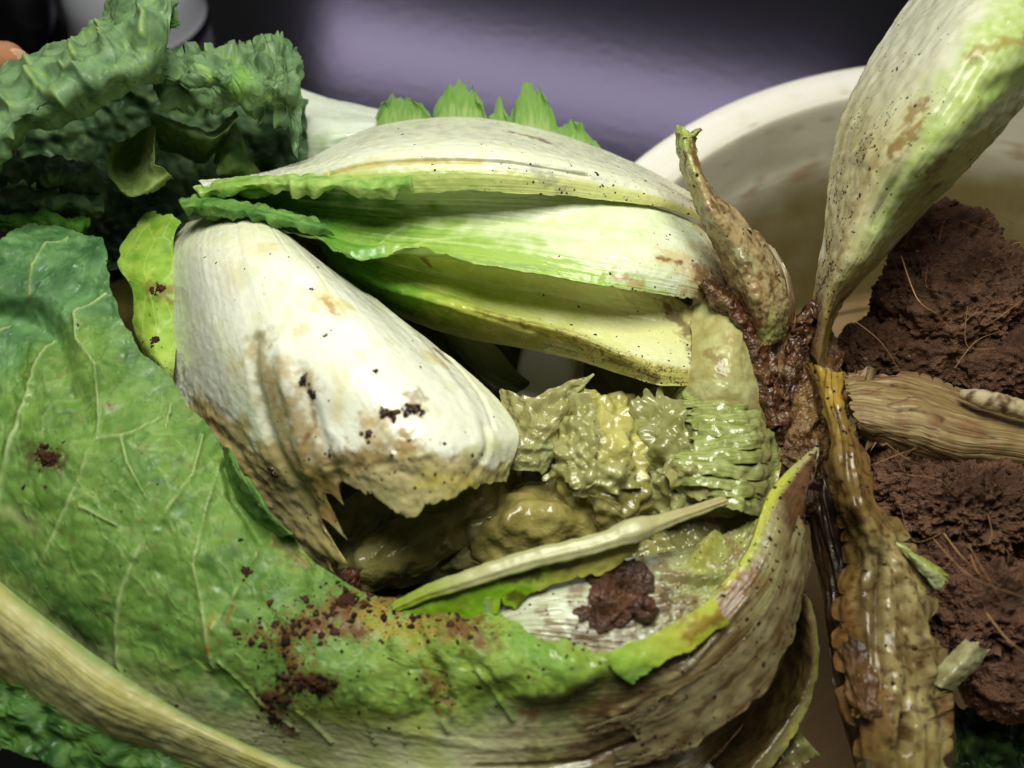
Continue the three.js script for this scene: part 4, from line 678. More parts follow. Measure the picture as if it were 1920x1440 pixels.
// ---- slimy core
const MUSH = (k) => (x, y, z, n, h) => { const a = fbm(x * 0.9 + k, y * 0.9, z * 0.9, 3), b = fbm(x * 3.3, y * 3.3 + k, z * 3.3, 3); return mix(mix(C('#a09c5a'), C('#bab680'), 0.45 + 0.8 * a), C('#858246'), 0.5 * sst(0, 0.5, b) + 0.4 * sst(0.02, -0.12, h ?? 0)); };
const bed = surf([
  [[560, 960, -1.6], [570, 1010, -1.5], [590, 1060, -1.2], [620, 1110, -.8]],
  [[640, 940, -1.4], [650, 1000, -.8], [660, 1050, .2], [690, 1105, 0]],
  [[740, 880, -1.6], [740, 950, -.6], [745, 1030, .8], [770, 1100, -.4]],
  [[860, 860, -1.2], [850, 930, -.2], [850, 1000, .7], [850, 1090, -.6]],
  [[960, 820, -.6], [960, 900, -.4], [970, 980, .9], [970, 1070, .2]],
  [[1080, 780, -.6], [1080, 880, .3], [1080, 980, .8], [1080, 1060, .3]],
  [[1200, 740, -.8], [1200, 850, .2], [1210, 950, .3], [1220, 1050, .2]],
  [[1330, 690, .2], [1330, 820, .7], [1340, 950, .6], [1350, 1080, .6]],
  [[1470, 700, .4], [1470, 820, .8], [1450, 950, .8], [1420, 1080, .8]],
], { nu: 300, nv: 170, thick: 0.2, relief: (u, v, x, y, z) => 0.16 * fbm(x * 0.9, y * 0.9, z * 0.9, 2) + 0.02 * fbm(x * 3, y * 3, z * 3, 2) + sst(0.55, 0.8, u) * (0.2 * nod(x * 1.6, y * 1.6, z * 1.6) + 0.08 * nod(x * 4, y * 4, z * 4)),
  color: (u, v, x, y, z) => { const n = fbm(x * .7, y * .7, z * .7, 4), m = fbm(x * 3, y * 3, z * 3, 3); return mix(mix(C('#7f7b48'), C('#a39d64'), 0.5 + n), C('#b3b06a'), sst(0.6, 0.95, u) * 0.7 + 0.3 * m * sst(0.4, 0.7, u)); },
  marks: [['h', [[660, 1070], [720, 1040], [800, 980], [880, 905]], 0.75, 0.6], ['h', [[700, 1010], [780, 940], [860, 880]], 0.3, -0.5], ['c', [[700, 1000], [780, 940], [840, 880]], 0.4, C('#3f3318'), 0.7, 0.4], ['h', [[830, 1050], [860, 980], [900, 940]], 0.35, -0.4], ['h', [[890, 990], [960, 960], [1040, 970]], 0.7, 0.4], ['h', [[850, 1060], [960, 1050], [1060, 1040]], 0.5, 0.25], ['c', [[920, 950], [1010, 940]], 0.9, C('#7a6430'), 0.55], ['c', [[960, 1000], [1040, 990]], 0.6, C('#a08c40'), 0.6], ['c', [[960, 900], [1050, 900]], 0.8, C('#5f4f28'), 0.45], ['c', [[620, 1090], [720, 1090]], 0.5, C('#4a2c14'), 0.7, 1]] });
part(cab, 'core_pulp', bed.g, M.mush, 'olive slimy pulp lining the torn open core');
const pulp = (name, geos, mat, label) => part(cab, name, mergeGeometries(geos), mat, label);
const ragged = (k, a = 0.32, s = 0.9) => (x, y, z) => a * (1.2 * fbm(x * s * 0.8 + k, y * s * 0.8, z * s * 0.8, 2) + 0.5 * nod(x * s * 1.2 + k, y * s * 1.2, z * s * 1.2) + 0.16 * nod(x * s * 3 + k, y * s * 3, z * s * 3) + 0.03 * fbm(x * s * 5, y * s * 5, z * s * 5, 2));
const MR = (k, a, s = 1) => (u, v, x, y, z) => a * (1.1 * n3(x * s * 0.7 + k, y * s * 0.7, z * s * 0.7) + 0.42 * n3(x * s * 1.6 + k, y * s * 1.6, z * s * 1.6) + 0.28 * nod(x * s * 1.5 + k, y * s * 1.5, z * s * 1.5) + 0.07 * nod(x * s * 3.6, y * s * 3.6 + k, z * s * 3.6));
const MC = (a, b, k) => (u, v, x, y, z) => mix(mix(a, b, 0.5 + 0.9 * fbm(x * .9 + k, y * .9, z * .9, 3)), C('#7c7a42'), 0.35 * sst(0.05, 0.6, fbm(x * 1.6, y * 1.6 + k, z * 1.6, 2)));
const TORN = [];
const torn = (rows, k, a, s, col, o = {}) => { const r = surf(rows, { nu: o.nu ?? 110, nv: o.nv ?? 90, thick: o.thick ?? 0.1, edge: o.edge ?? { u0: rag(0.14, 5, k), u1: rag(0.14, 5, k + 2), v0: rag(0.1, 4, k + 4), v1: rag(0.15, 7, k + 6) }, relief: MR(k, a, s), color: col, marks: o.marks }); TORN.push(r); return r.g; };
const GREENP = MC(C('#918e50'), C('#a9a56c'), 2), OLIVEP = MC(C('#7f7740'), C('#9c9255'), 5), YELP = MC(C('#b3ac62'), C('#c6bf70'), 8);
pulp('core_heart', [torn([
  [[1005, 790, .2], [1015, 860, .9], [1030, 930, .9], [1050, 990, .2]], [[1080, 740, .8], [1085, 815, 2.3], [1092, 900, 2.2], [1105, 995, .8]], [[1150, 738, .8], [1155, 815, 2.6], [1162, 905, 2.4], [1172, 1015, .8]], [[1205, 760, .2], [1212, 840, 1.7], [1216, 920, 1.6], [1220, 1005, .4]]],
  1, 0.26, 1.2, (u, v, x, y, z) => mix(YELP(u, v, x, y, z), OLIVEP(u, v, x, y, z), sst(0.5, 0.68, v) + sst(0.3, 0.1, u)), { nu: 170, nv: 200, edge: {} })], M.mush, 'soft yellow heart of the core');
pulp('core_pulp', [
  torn([[[1030, 772, 1.8], [1035, 825, 2.2], [1030, 870, 2.0], [1012, 910, 1.4]], [[1065, 750, 2.3], [1068, 815, 2.8], [1062, 870, 2.6], [1050, 905, 2.0]], [[1100, 742, 2.6], [1104, 800, 3.0], [1100, 870, 2.8], [1092, 920, 2.3]], [[1122, 770, 2.8], [1126, 810, 3.0], [1124, 860, 2.9], [1118, 905, 2.5]]], 5, 0.22, 1.5, GREENP),
  torn([[[1060, 868, 2.3], [1068, 890, 2.4], [1072, 930, 1.9]], [[1110, 862, 2.9], [1115, 885, 2.9], [1118, 940, 2.3]], [[1160, 870, 2.8], [1165, 890, 2.8], [1168, 925, 2.4]], [[1195, 872, 2.3], [1200, 890, 2.2], [1202, 915, 1.9]]], 9, 0.2, 1.5, GREENP, { nu: 90, nv: 60 }),
  torn([[[1090, 925, 2.2], [1110, 960, 2.0], [1120, 1000, 1.4]], [[1130, 930, 2.5], [1150, 970, 2.2], [1160, 1020, 1.5]], [[1165, 945, 2.4], [1178, 980, 2.1], [1190, 1020, 1.4]]], 12, 0.16, 1.2, OLIVEP, { nu: 70, nv: 70 }),
], M.mush, 'pale torn shreds hanging over the yellow heart');
pulp('core_pulp', [
  torn([[[1192, 735, 1.0], [1230, 722, 1.7], [1285, 730, 1.7]], [[1185, 790, 1.4], [1230, 785, 2.3], [1290, 790, 2.2]], [[1200, 850, 1.5], [1245, 850, 2.4], [1300, 850, 2.3]], [[1205, 910, 1.3], [1255, 915, 2.1], [1310, 910, 2.1]], [[1200, 980, .8], [1250, 985, 1.4], [1310, 975, 1.5]]], 14, 0.3, 1.3, MC(C('#86864a'), C('#a2a16c'), 4), { nu: 150, nv: 90 }),
  torn([[[1225, 880, 2.2], [1250, 900, 2.4], [1270, 930, 1.9]], [[1270, 870, 2.7], [1295, 890, 2.7], [1310, 935, 2.1]], [[1330, 900, 2.5], [1340, 915, 2.4], [1345, 945, 2.0]]], 17, 0.2, 1.6, GREENP, { nu: 80, nv: 60 }),
], M.mush, 'grey green pulp between the heart and the stem base');
const strips = [torn([[[1255, 705, .8], [1340, 690, 1.3], [1450, 700, .8]], [[1250, 800, 1.4], [1345, 790, 2.4], [1470, 800, 1.2]], [[1270, 900, 1.2], [1350, 890, 2.1], [1460, 890, 1.0]], [[1300, 970, .6], [1370, 970, 1.1], [1440, 960, .5]]], 20, 0.16, 1.2, MC(C('#8f9450'), C('#a5a870'), 6), { nu: 110, nv: 110, edge: {} })];
for (let i = 0; i < 10; i++) {
  const y = 718 + i * 23 + 12 * (rnd() - 0.5), d = 0.75 * (1 - Math.pow((i - 5) / 6.5, 2)), x0 = 1250 + 48 * rnd() + (i > 7 ? (i - 7) * 10 : 0), x1 = 1448 + 20 * rnd() - Math.abs(i - 5) * 7, hs = [1.3, 1.75, 1.9, 1.7, 0.9], tilt = 20 * (rnd() - 0.42) + (i - 5.5) * 2;
  strips.push(torn(hs.map((h, k) => { const x = lerp(x0, x1, k / 4), yy = y + tilt * (k - 2) / 2; return [[x, yy, h + d], [x, yy + 16, h + d + 0.22], [x - 2, yy + 38, h + d + 0.12]]; }), 22 + i, 0.11, 1.3, (u, v, x, yy, z) => mix(mix(C('#7d8a3c'), C('#acb274'), 0.5 + 1.0 * fbm(u * 3, v * 8, i, 3)), C('#7f7a4a'), sst(0.65, 1, u)), { nu: 120, nv: 34, thick: 0.12, edge: { u0: rag(0.14, 4, i, 0.1), u1: rag(0.08, 4, i + 3), v1: rag(0.2, 8, i + 5) } }));
}
pulp('core_fibre', strips, M.mush, 'ragged green layers of the torn stem base');
pulp('core_pulp', [torn([[[630, 1060, 0], [650, 1088, .6], [685, 1112, 0]], [[695, 1005, .6], [725, 1045, 1.5], [762, 1090, .4]], [[775, 945, .8], [810, 985, 1.9], [852, 1034, .6]], [[868, 880, .6], [892, 922, 1.7], [932, 972, .6]], [[950, 840, -.2], [962, 880, .6], [984, 920, 0]]], 41, 0.14, 0.8, OLIVEP, { nu: 170, nv: 80, edge: {} })], M.mush, 'smooth olive slimy lobe under the torn stalk end');
pulp('core_pulp', [torn([[[862, 960, .2], [876, 1005, .9], [888, 1058, .2]], [[955, 905, .6], [962, 970, 1.7], [972, 1048, .7]], [[1050, 912, .8], [1052, 970, 1.8], [1056, 1040, .7]], [[1130, 955, .4], [1126, 990, 1.0], [1124, 1036, .4]]], 44, 0.2, 0.9, MC(C('#857a40'), C('#a79a58'), 9), { nu: 140, nv: 110, edge: {} })], M.mush, 'folded olive slimy lobe below the yellow heart');
const collar = surf([[[1290, 575, 2.0], [1340, 560, 2.9], [1395, 560, 3.2], [1450, 590, 2.2]], [[1298, 645, 2.4], [1340, 640, 3.1], [1385, 642, 3.2], [1440, 660, 2.0]], [[1290, 705, 2.2], [1340, 702, 3.0], [1390, 705, 2.9], [1450, 725, 1.6]], [[1262, 745, 1.2], [1325, 752, 2.4], [1395, 755, 2.4], [1460, 775, 1.0]], [[1258, 790, .6], [1325, 800, 1.6], [1395, 805, 1.6], [1460, 815, .4]]],
  { nu: 110, nv: 100, thick: 0.2, edge: { u1: rag(0.12, 7, 3, 0.1) }, relief: (u, v, x, y, z) => 0.05 * fbm(x * 1.5, y, z * 1.5, 3), color: (u, v, x, y, z) => mix(mix(C('#c0bf84'), C('#a89c62'), 0.5 + fbm(x, y, z, 3)), C('#a7964a'), sst(0.6, 1, u) * 0.6), marks: [['c', [[1330, 660], [1350, 690]], 0.35, C('#7a5a2c'), 0.6, 1.2], ['c', [[1400, 600], [1440, 640]], 0.6, C('#8a5a34'), 0.6, 1]] });
part(cab, 'stem_base', collar.g, M.wetstem, 'smooth pale stem base above the green fibres');
const sheet = surf([[[930, 720, 1.6], [985, 735, 2.4], [1050, 720, 2.6], [1110, 700, 2.9]], [[945, 790, 1.8], [1000, 785, 2.6], [1050, 770, 2.6], [1090, 750, 2.2]], [[925, 850, 1.8], [980, 850, 2.4], [1035, 835, 2.2], [1068, 800, 1.8]], [[915, 880, 1.6], [970, 900, 1.9], [1020, 900, 1.5], [1045, 850, 1.2]]],
  { nu: 130, nv: 120, thick: 0.1, edge: { u1: rag(0.12, 6, 4, 0.1), v1: rag(0.1, 7, 3, 0.18), u0: rag(0.1, 5, 4) }, relief: (u, v, x, y, z) => 0.22 * fbm(x * 0.9, y * 0.9, z * 0.9, 2) + 0.1 * (ridge(x * 1.2, y * 1.2, z * 1.2, 2) - 0.6) + 0.03 * fbm(x * 3, y * 3, z * 3, 2), color: (u, v, x, y, z) => mix(mix(C('#97925a'), C('#aca66e'), 0.5 + fbm(x, y, z, 3)), C('#8f9460'), 0.8 * sst(0.45, 0.9, u)), marks: [['h', [[930, 845], [990, 842], [1040, 838]], 0.16, 0.12], ['c', [[960, 845], [1030, 840]], 0.25, C('#93a07a'), 0.7, 0.5], ['h', [[1010, 760], [1080, 720]], 0.3, 0.2]] });
part(cab, 'core_skin', sheet.g, M.mush, 'thin yellow slimy skin stretched from the white stalk');
part(cab, 'core_skin', surf([[[1045, 745, 2.4], [1060, 760, 2.2]], [[1080, 722, 2.9], [1086, 734, 2.8]], [[1112, 700, 3.4], [1114, 703, 3.4]]], { nu: 40, nv: 16, thick: 0.15, relief: (u, v, x, y, z) => 0.05 * fbm(x * 3, y, z * 3, 2), color: () => C('#b9b87c') }).g, M.mush, 'pointed pale shred of core skin');
part(cab, 'slime_drop', mergeGeometries(TORN.filter((r) => r.N > 5000).map((r) => strewn(r, 16, 0.02, 0.07, () => 1, [[1, 1, 1]], BEADS))), M.drop, null, 'stuff');
// long thin stalk across the core
const thinS = tube([[740, 1140, 1.8], [800, 1112, 2.4], [880, 1085, 2.9], [1000, 1048, 3.2], [1110, 1022, 3.3], [1200, 992, 3.3], [1290, 962, 3.0], [1360, 938, 2.5]], { nu: 200, nv: 36, flat: 0.8, r: (t) => 0.13 + 0.17 * Math.sin(Math.PI * Math.min(1, 0.05 + t * 0.95)), relief: (t, a, x, y, z) => 0.04 * fbm(x * 1.4, y * 1.4, z * 1.4, 3) + 0.12 * Math.exp(-Math.pow((t - 0.7) / 0.05, 2)) * (1 + Math.sin(a)) + 0.02 * Math.sin(a * 7), color: (t, a, x, y, z) => mix(mix(C('#9aae3e'), C('#bdbb8a'), sst(0.1, 0.35, t)), C('#b0a06c'), 0.7 * sst(0.62, 0.9, t) + 0.3 * fbm(x * 1.5, y * 1.5, z * 1.5, 3)) });
part(cab, 'leaf_stalk', thinS, M.stem, 'long thin pale stalk lying across the slimy core');
const skirt = surf([[[735, 1140, 1.6], [745, 1155, 1.8], [760, 1172, 1.4]], [[860, 1095, 2.6], [870, 1120, 2.5], [890, 1165, 2.0]], [[960, 1068, 2.9], [965, 1090, 2.8], [960, 1150, 2.2]], [[1040, 1042, 3.0], [1045, 1070, 2.8], [1030, 1100, 2.5]], [[1110, 1030, 3.0], [1120, 1055, 2.8], [1125, 1080, 2.5]], [[1180, 1005, 3.0], [1195, 1025, 2.9], [1190, 1040, 2.6]]],
  { nu: 150, nv: 60, thick: 0.06, edge: { v1: (u) => 0.1 + 0.12 * fbm(u * 9, 2, 3, 2) + 0.25 * Math.pow(ridge(u * 6, 3, 3, 2), 8) }, relief: (u, v, x, y, z) => crinkle(x, y, z, 1.1, 0.05), color: (u, v, x, y, z) => mix(C('#7faa22'), C('#c2bb5c'), sst(0.35, 0.75, u) + 0.3 * fbm(x, y, z, 3)), marks: [['c', [[950, 1085], [1010, 1075]], 0.3, C('#3a2a12'), 0.85, 1.1], ['c', [[1040, 1060], [1080, 1050]], 0.3, C('#5a4020'), 0.6, 1.2], ['c', [[960, 1120], [990, 1140]], 0.35, C('#4a3216'), 0.8, 1.1]] });
part(cab, 'leaf_edge', skirt.g, M.stem, 'lime and yellow skin under the thin stalk');
const inner = surf([
  [[890, 1150, 1.4], [900, 1180, 1.7], [910, 1220, 1.6]], [[960, 1105, 1.8], [965, 1145, 2.2], [970, 1200, 2.1]], [[1050, 1075, 1.9], [1050, 1130, 2.4], [1055, 1215, 2.3]], [[1150, 1050, 1.8], [1150, 1130, 2.3], [1150, 1225, 2.3]],
  [[1270, 1030, 1.6], [1265, 1110, 2.2], [1255, 1205, 2.3]], [[1380, 990, 1.4], [1375, 1060, 2.2], [1365, 1130, 2.5]], [[1440, 930, 1.4], [1430, 980, 2.0], [1410, 1050, 2.4]],
], { nu: 260, nv: 110, thick: 0.15, relief: (u, v, x, y, z) => 0.05 * fbm(v * 14, u * 4, 2, 3) + sst(0.5, 0.8, u) * (0.12 * fbm(x, y, z, 3) + 0.06 * fbm(x * 4, y * 4, z * 4, 2)), color: (u, v, x, y, z) => { const n = fbm(x, y, z, 4), st = fbm(v * 20, u * 4, 1, 3); let c = mix(C('#c9d0b4'), C('#b9b892'), 0.5 + n + 0.4 * st); c = mix(c, mix(C('#8f9448'), C('#a9a870'), 0.5 + n), sst(0.5, 0.75, u)); return mix(c, C('#6b4a26'), 0.6 * sst(0.1, 0.5, n + 0.35 * sst(0.6, 1, v) + 0.2 * sst(0.3, 0.6, u))); },
  marks: [['c', [[1120, 1150], [1200, 1150], [1260, 1120]], 0.7, C('#4a2a14'), 0.75, 1.2], ['c', [[1080, 1190], [1200, 1200]], 0.5, C('#4f3216'), 0.7, 1.3], ['c', [[1300, 1100], [1350, 1080]], 0.4, C('#6b6a3c'), 0.6], ['h', [[1230, 1080], [1330, 1090], [1380, 1080]], 0.25, 0.2], ['h', [[1310, 1050], [1330, 990]], 0.5, 0.35], ['c', [[1310, 1060], [1320, 980]], 0.5, C('#a8a648'), 0.6]] });
const innerM = part(cab, 'inner_leaf', inner.g, M.wetstem, 'whitish inner leaf smeared with mud below the thin stalk');
sub(innerM, 'dirt_speck', strewn(inner, 260, 0.012, 0.05, (u) => 0.4), M.speck, 'stuff');

// ---- muddy neck and peeled stalks at the right
const MUD = (k) => (x, y, z, n, h) => mix(mix(C('#482b1a'), C('#663f26'), 0.5 + fbm(x + k, y, z, 3)), C('#38200f'), 0.7 * sst(0.05, -0.2, h));
const mudr = (k) => (x, y, z) => 0.34 * fbm(x * 0.9 + k, y * 0.9, z * 0.9, 4) + 0.14 * (ridge(x * 1.6 + k, y * 1.6, z * 1.6, 3) - 0.6) + 0.04 * nod(x * 5, y * 5, z * 5 + k);
const tubeMud = (p, r, k) => tube(p, { nu: 120, nv: 36, flat: 0.55, r: (t) => r * (0.35 + 0.65 * Math.sin(Math.PI * Math.min(1, Math.max(0, 0.1 + t * 0.85)))) , relief: (t, a, x, y, z) => mudr(k)(x, y, z), color: (t, a, x, y, z) => MUD(k)(x, y, z, null, fbm(x * 1.1 + k, y * 1.1, z * 1.1, 3) * 0.4) });
const mudStrip = (rows, k) => surf(rows, { nu: 150, nv: 50, thick: 0.3, edge: { v0: rag(0.2, 6, k, 0.1), v1: rag(0.2, 6, k + 3, 0.1), u0: rag(0.06, 3, k), u1: rag(0.06, 4, k) }, relief: (u, v, x, y, z) => 0.8 * mudr(k)(x, y, z), color: (u, v, x, y, z) => mix(MUD(k)(x, y, z, null, 0.5 * fbm(x * 1.1, y * 1.1, z * 1.1 + k, 3)), C('#8f7a58'), 0.55 * sst(0.15, 0.5, fbm(x * 1.5 + k, y * 1.5, z * 1.5, 4))) }).g;
part(cab, 'muddy_neck', mergeGeometries([
  mudStrip([[[1300, 545, 2.8], [1312, 528, 3.5], [1330, 518, 3.3]], [[1322, 570, 2.8], [1345, 552, 3.8], [1372, 540, 3.2]], [[1362, 620, 2.6], [1392, 605, 3.5], [1425, 590, 2.8]], [[1392, 680, 2], [1420, 668, 2.9], [1452, 655, 2.4]], [[1412, 745, 1.6], [1438, 738, 2.4], [1468, 728, 1.9]], [[1432, 810, 1.2], [1455, 805, 1.9], [1480, 798, 1.4]]], 1),
  mudStrip([[[1530, 590, 2.6], [1540, 572, 3.2], [1552, 560, 2.8]], [[1488, 618, 2.4], [1505, 600, 3.1], [1535, 590, 2.6]], [[1468, 680, 1.9], [1490, 668, 2.7], [1522, 655, 2.2]], [[1455, 740, 1.6], [1476, 732, 2.4], [1508, 722, 1.9]], [[1446, 800, 1.2], [1464, 795, 1.9], [1492, 790, 1.3]], [[1445, 845, .8], [1460, 840, 1.3], [1480, 838, .8]]], 4),
]), M.mud, 'wet brown mud streaks forking over the cabbage neck');
const neck = surf([[[1400, 620, 1.0], [1450, 610, 1.4], [1500, 600, 1.4], [1560, 600, .8]], [[1410, 700, 1.0], [1450, 700, 1.8], [1500, 700, 1.9], [1580, 690, .8]], [[1430, 780, .8], [1470, 790, 1.5], [1520, 790, 1.6], [1590, 790, .6]], [[1440, 860, .6], [1480, 870, 1], [1530, 880, 1], [1590, 880, .2]], [[1470, 960, -.8], [1500, 980, -.4], [1550, 990, -.5], [1600, 980, -1]]],
  { nu: 140, nv: 110, thick: 0.4, relief: (u, v, x, y, z) => mudr(9)(x, y, z), color: (u, v, x, y, z) => mix(mix(C('#57361d'), C('#8a6a40'), 0.5 + fbm(x, y, z, 4)), C('#2a1a0e'), sst(0.6, 1, u)) });
part(cab, 'stem_base', neck.g, M.mud, 'brown rotted neck where the leaves join the root');
const peelCol = (u, v, x, y, z) => { const n = fbm(x * 1.2, y * 1.2, z * 1.2, 4); let c = mix(C('#a0aa5c'), C('#a8946a'), sst(0.1, 0.4, u)); c = mix(c, C('#6a4828'), 0.85 * sst(-0.05, 0.35, n + 0.35 * sst(0.35, 0.9, v) * sst(0.6, 0.1, u) - 0.1)); return mix(c, C('#8b8752'), sst(0.8, 1, u)); };
const peel = surf([
  [[1268, 232, 6.9], [1282, 236, 7.1], [1298, 246, 7.0], [1322, 240, 7]], [[1268, 268, 6.4], [1282, 272, 7], [1296, 275, 6.9], [1304, 268, 6.4]], [[1278, 320, 5.8], [1296, 324, 6.6], [1315, 334, 6.6], [1326, 338, 5.8]],
  [[1308, 400, 5.0], [1328, 398, 6], [1350, 390, 6], [1368, 382, 5]], [[1342, 470, 4.0], [1368, 462, 5.2], [1398, 452, 5.3], [1424, 436, 4.2]], [[1362, 535, 3.2], [1395, 530, 4.6], [1428, 520, 4.7], [1460, 500, 3.6]], [[1384, 590, 2.6], [1412, 592, 3.8], [1445, 588, 3.9], [1482, 565, 3]], [[1402, 650, 1.8], [1428, 650, 2.8], [1450, 645, 2.8], [1474, 628, 2.2]],
], { nu: 200, nv: 90, thick: 0.2, edge: { v1: rag(0.06, 9, 3, 0.1), u0: rag(0.03, 4, 3) }, relief: (u, v, x, y, z) => 0.08 * fbm(x * 1.3, y * 1.3, z * 1.3, 4) + 0.05 * (ridge(x * 3, y * 3, z * 3, 2) - 0.6), color: peelCol,
  marks: [['c', [[1390, 560], [1420, 600], [1400, 620]], 0.55, C('#5a3018'), 0.9, 0.8], ['c', [[1300, 270], [1325, 330], [1350, 370]], 0.25, C('#8a5030'), 0.8, 0.9], ['c', [[1380, 480], [1410, 500]], 0.4, C('#a3a87c'), 0.7], ['c', [[1385, 490], [1400, 498]], 0.25, C('#5a3820'), 0.8], ['c', [[1420, 540], [1435, 560]], 0.4, C('#a5845a'), 0.7], ['h', [[1330, 390], [1390, 480], [1420, 560]], 0.3, 0.15], ['c', [[1450, 590], [1440, 630]], 0.4, C('#a8a860'), 0.7]] });
const peelM = part(cab, 'leaf_stalk', peel.g, M.wetstem, 'narrow peeled stalk standing up with mud in its hollow');
sub(peelM, 'dirt_speck', strewn(peel, 120, 0.015, 0.06, () => 1), M.speck, 'stuff');
const side = surf([[[1432, 455, 3], [1445, 460, 3.2], [1455, 470, 2.8]], [[1455, 500, 2.9], [1470, 505, 3.2], [1480, 515, 2.6]], [[1465, 550, 2.4], [1480, 555, 2.8], [1490, 565, 2.2]], [[1465, 610, 1.8], [1478, 612, 2.2], [1488, 610, 1.6]]], { nu: 60, nv: 24, thick: 0.15, relief: (u, v) => 0.03 * fbm(v * 9, u * 3, 2, 2), color: (u, v, x, y, z) => mix(C('#b4a382'), C('#6e4527'), sst(0.2, 0.9, u + 0.4 * fbm(x, y, z, 3))) });
part(cab, 'leaf_stalk', side.g, M.wetstem, 'brownish stalk sliver behind the peeled stalk');
// big stalk at upper right
const big = surf([
  [[1512, 660, 1.2], [1522, 668, 2.0], [1534, 690, 2.1], [1545, 705, 1.6]], [[1520, 600, 2.2], [1533, 605, 3.0], [1548, 615, 3.1], [1560, 618, 2.4]], [[1526, 540, 3.0], [1548, 548, 3.9], [1570, 552, 4], [1590, 560, 3]], [[1540, 465, 3.9], [1578, 480, 5.3], [1620, 490, 5.4], [1665, 478, 4.2]],
  [[1550, 370, 4.8], [1608, 375, 6.8], [1680, 395, 6.9], [1742, 392, 5.4]], [[1566, 255, 5.8], [1648, 275, 8.4], [1740, 318, 8.5], [1818, 318, 6.8]], [[1610, 148, 6.6], [1710, 168, 9.6], [1812, 228, 9.9], [1890, 238, 8.0]], [[1678, 38, 7.6], [1785, 58, 10.8], [1890, 118, 11], [1965, 150, 9.4]], [[1745, -55, 8.4], [1850, -50, 11.4], [1970, 10, 11.8], [2050, 70, 10.2]],
], { nu: 300, nv: 170, thick: (u) => 0.12 + 0.12 * u, edge: { v1: (u) => 0.03 * (1 + fbm(u * 16, 3, 3, 3)) + 0.05 * Math.pow(ridge(u * 12, 4, 2, 2), 8) * sst(0.5, 0.3, u), u0: rag(0.03, 4, 2) },
  relief: (u, v, x, y, z) => 0.014 * fbm(v * 22, u * 4, 3, 3) + 0.015 * sst(0.55, 0.9, v) * (ridge(x * 0.8, y * 0.8, z * 0.8, 3) - 0.6) + 0.05 * fbm(x * .9, y * .9, z * .9, 2),
  color: (u, v, x, y, z) => {
    const n = fbm(x * .7, y * .7, z * .7, 4), n2 = fbm(x * 2.2, y * 2.2, z * 2.2, 4), st = fbm(v * 26, u * 3, 2, 3);
    let c = mix(C('#cbc59c'), C('#ac9e6c'), 0.45 + 0.6 * n + 0.4 * st); c = mix(c, C('#d0d0bd'), 0.8 * sst(0.6, 0.85, u) * sst(0.85, 0.5, v));
    const g = sst(0.36, 0.6, v + 0.12 * n + 0.06 * sst(0.6, 0.8, u)); c = mix(c, mix(C('#a0b35a'), C('#bcc88c'), 0.5 + n2), g * sst(0.28, 0.5, u) * 0.95);
    c = mix(c, C('#c0bb72'), g * sst(0.5, 0.3, u) * 0.8); c = mix(c, C('#86a23c'), 0.7 * sst(0.62, 0.9, v) * sst(0.72, 0.9, u)); c = mix(c, C('#6a4826'), 0.85 * sst(0.38, 0.14, u + 0.15 * n2)); c = mix(c, C('#a9923a'), 0.7 * sst(0.8, 0.95, v) * sst(0.3, 0.1, u));
    c = mix(c, C('#7d6a48'), 0.5 * sst(0.1, 0.5, n2 + 0.3 * Math.exp(-Math.pow((v - 0.22) / 0.12, 2)) - 0.1) * sst(0.75, 0.55, u));
    return c;
  },
  marks: [['c', [[1720, 195], [1700, 250], [1675, 280]], 0.45, C('#7a5a20'), 0.75, 1.2], ['c', [[1815, 105], [1870, 85], [1920, 75]], 0.3, C('#8f6f26'), 0.6, 1.1], ['c', [[1745, 330], [1770, 300]], 0.5, C('#6e4a2a'), 0.7, 1.2], ['c', [[1735, 365], [1760, 345]], 0.3, C('#5a2c16'), 0.8, 1], ['c', [[1640, 300], [1600, 400], [1570, 500]], 0.3, C('#8a6a3c'), 0.5, 1], ['h', [[1880, 150], [1860, 175], [1850, 170]], 0.4, -0.08], ['c', [[1875, 165], [1855, 172]], 0.5, C('#6f8f30'), 0.45], ['h', [[1830, 120], [1780, 200], [1700, 300], [1640, 420]], 0.35, -0.12], ['c', [[1670, 450], [1690, 470]], 0.25, C('#c9c8bc'), 0.9, 0.8], ['c', [[1540, 455], [1545, 490]], 0.15, C('#cfcfc6'), 0.9, .8]] });
const bigM = part(cab, 'leaf_stalk', big.g, M.stem, 'broad pale stalk rising at upper right with yellow green leaf side');
sub(bigM, 'dirt_speck', strewn(big, 1500, 0.012, 0.05, (u, v) => (Math.exp(-Math.pow((v - 0.2) / 0.12, 2)) * sst(0.85, 0.6, u) + 0.06) * sst(-0.15, 0.3, n3(u * 14, v * 8, 2))), M.speck, 'stuff');
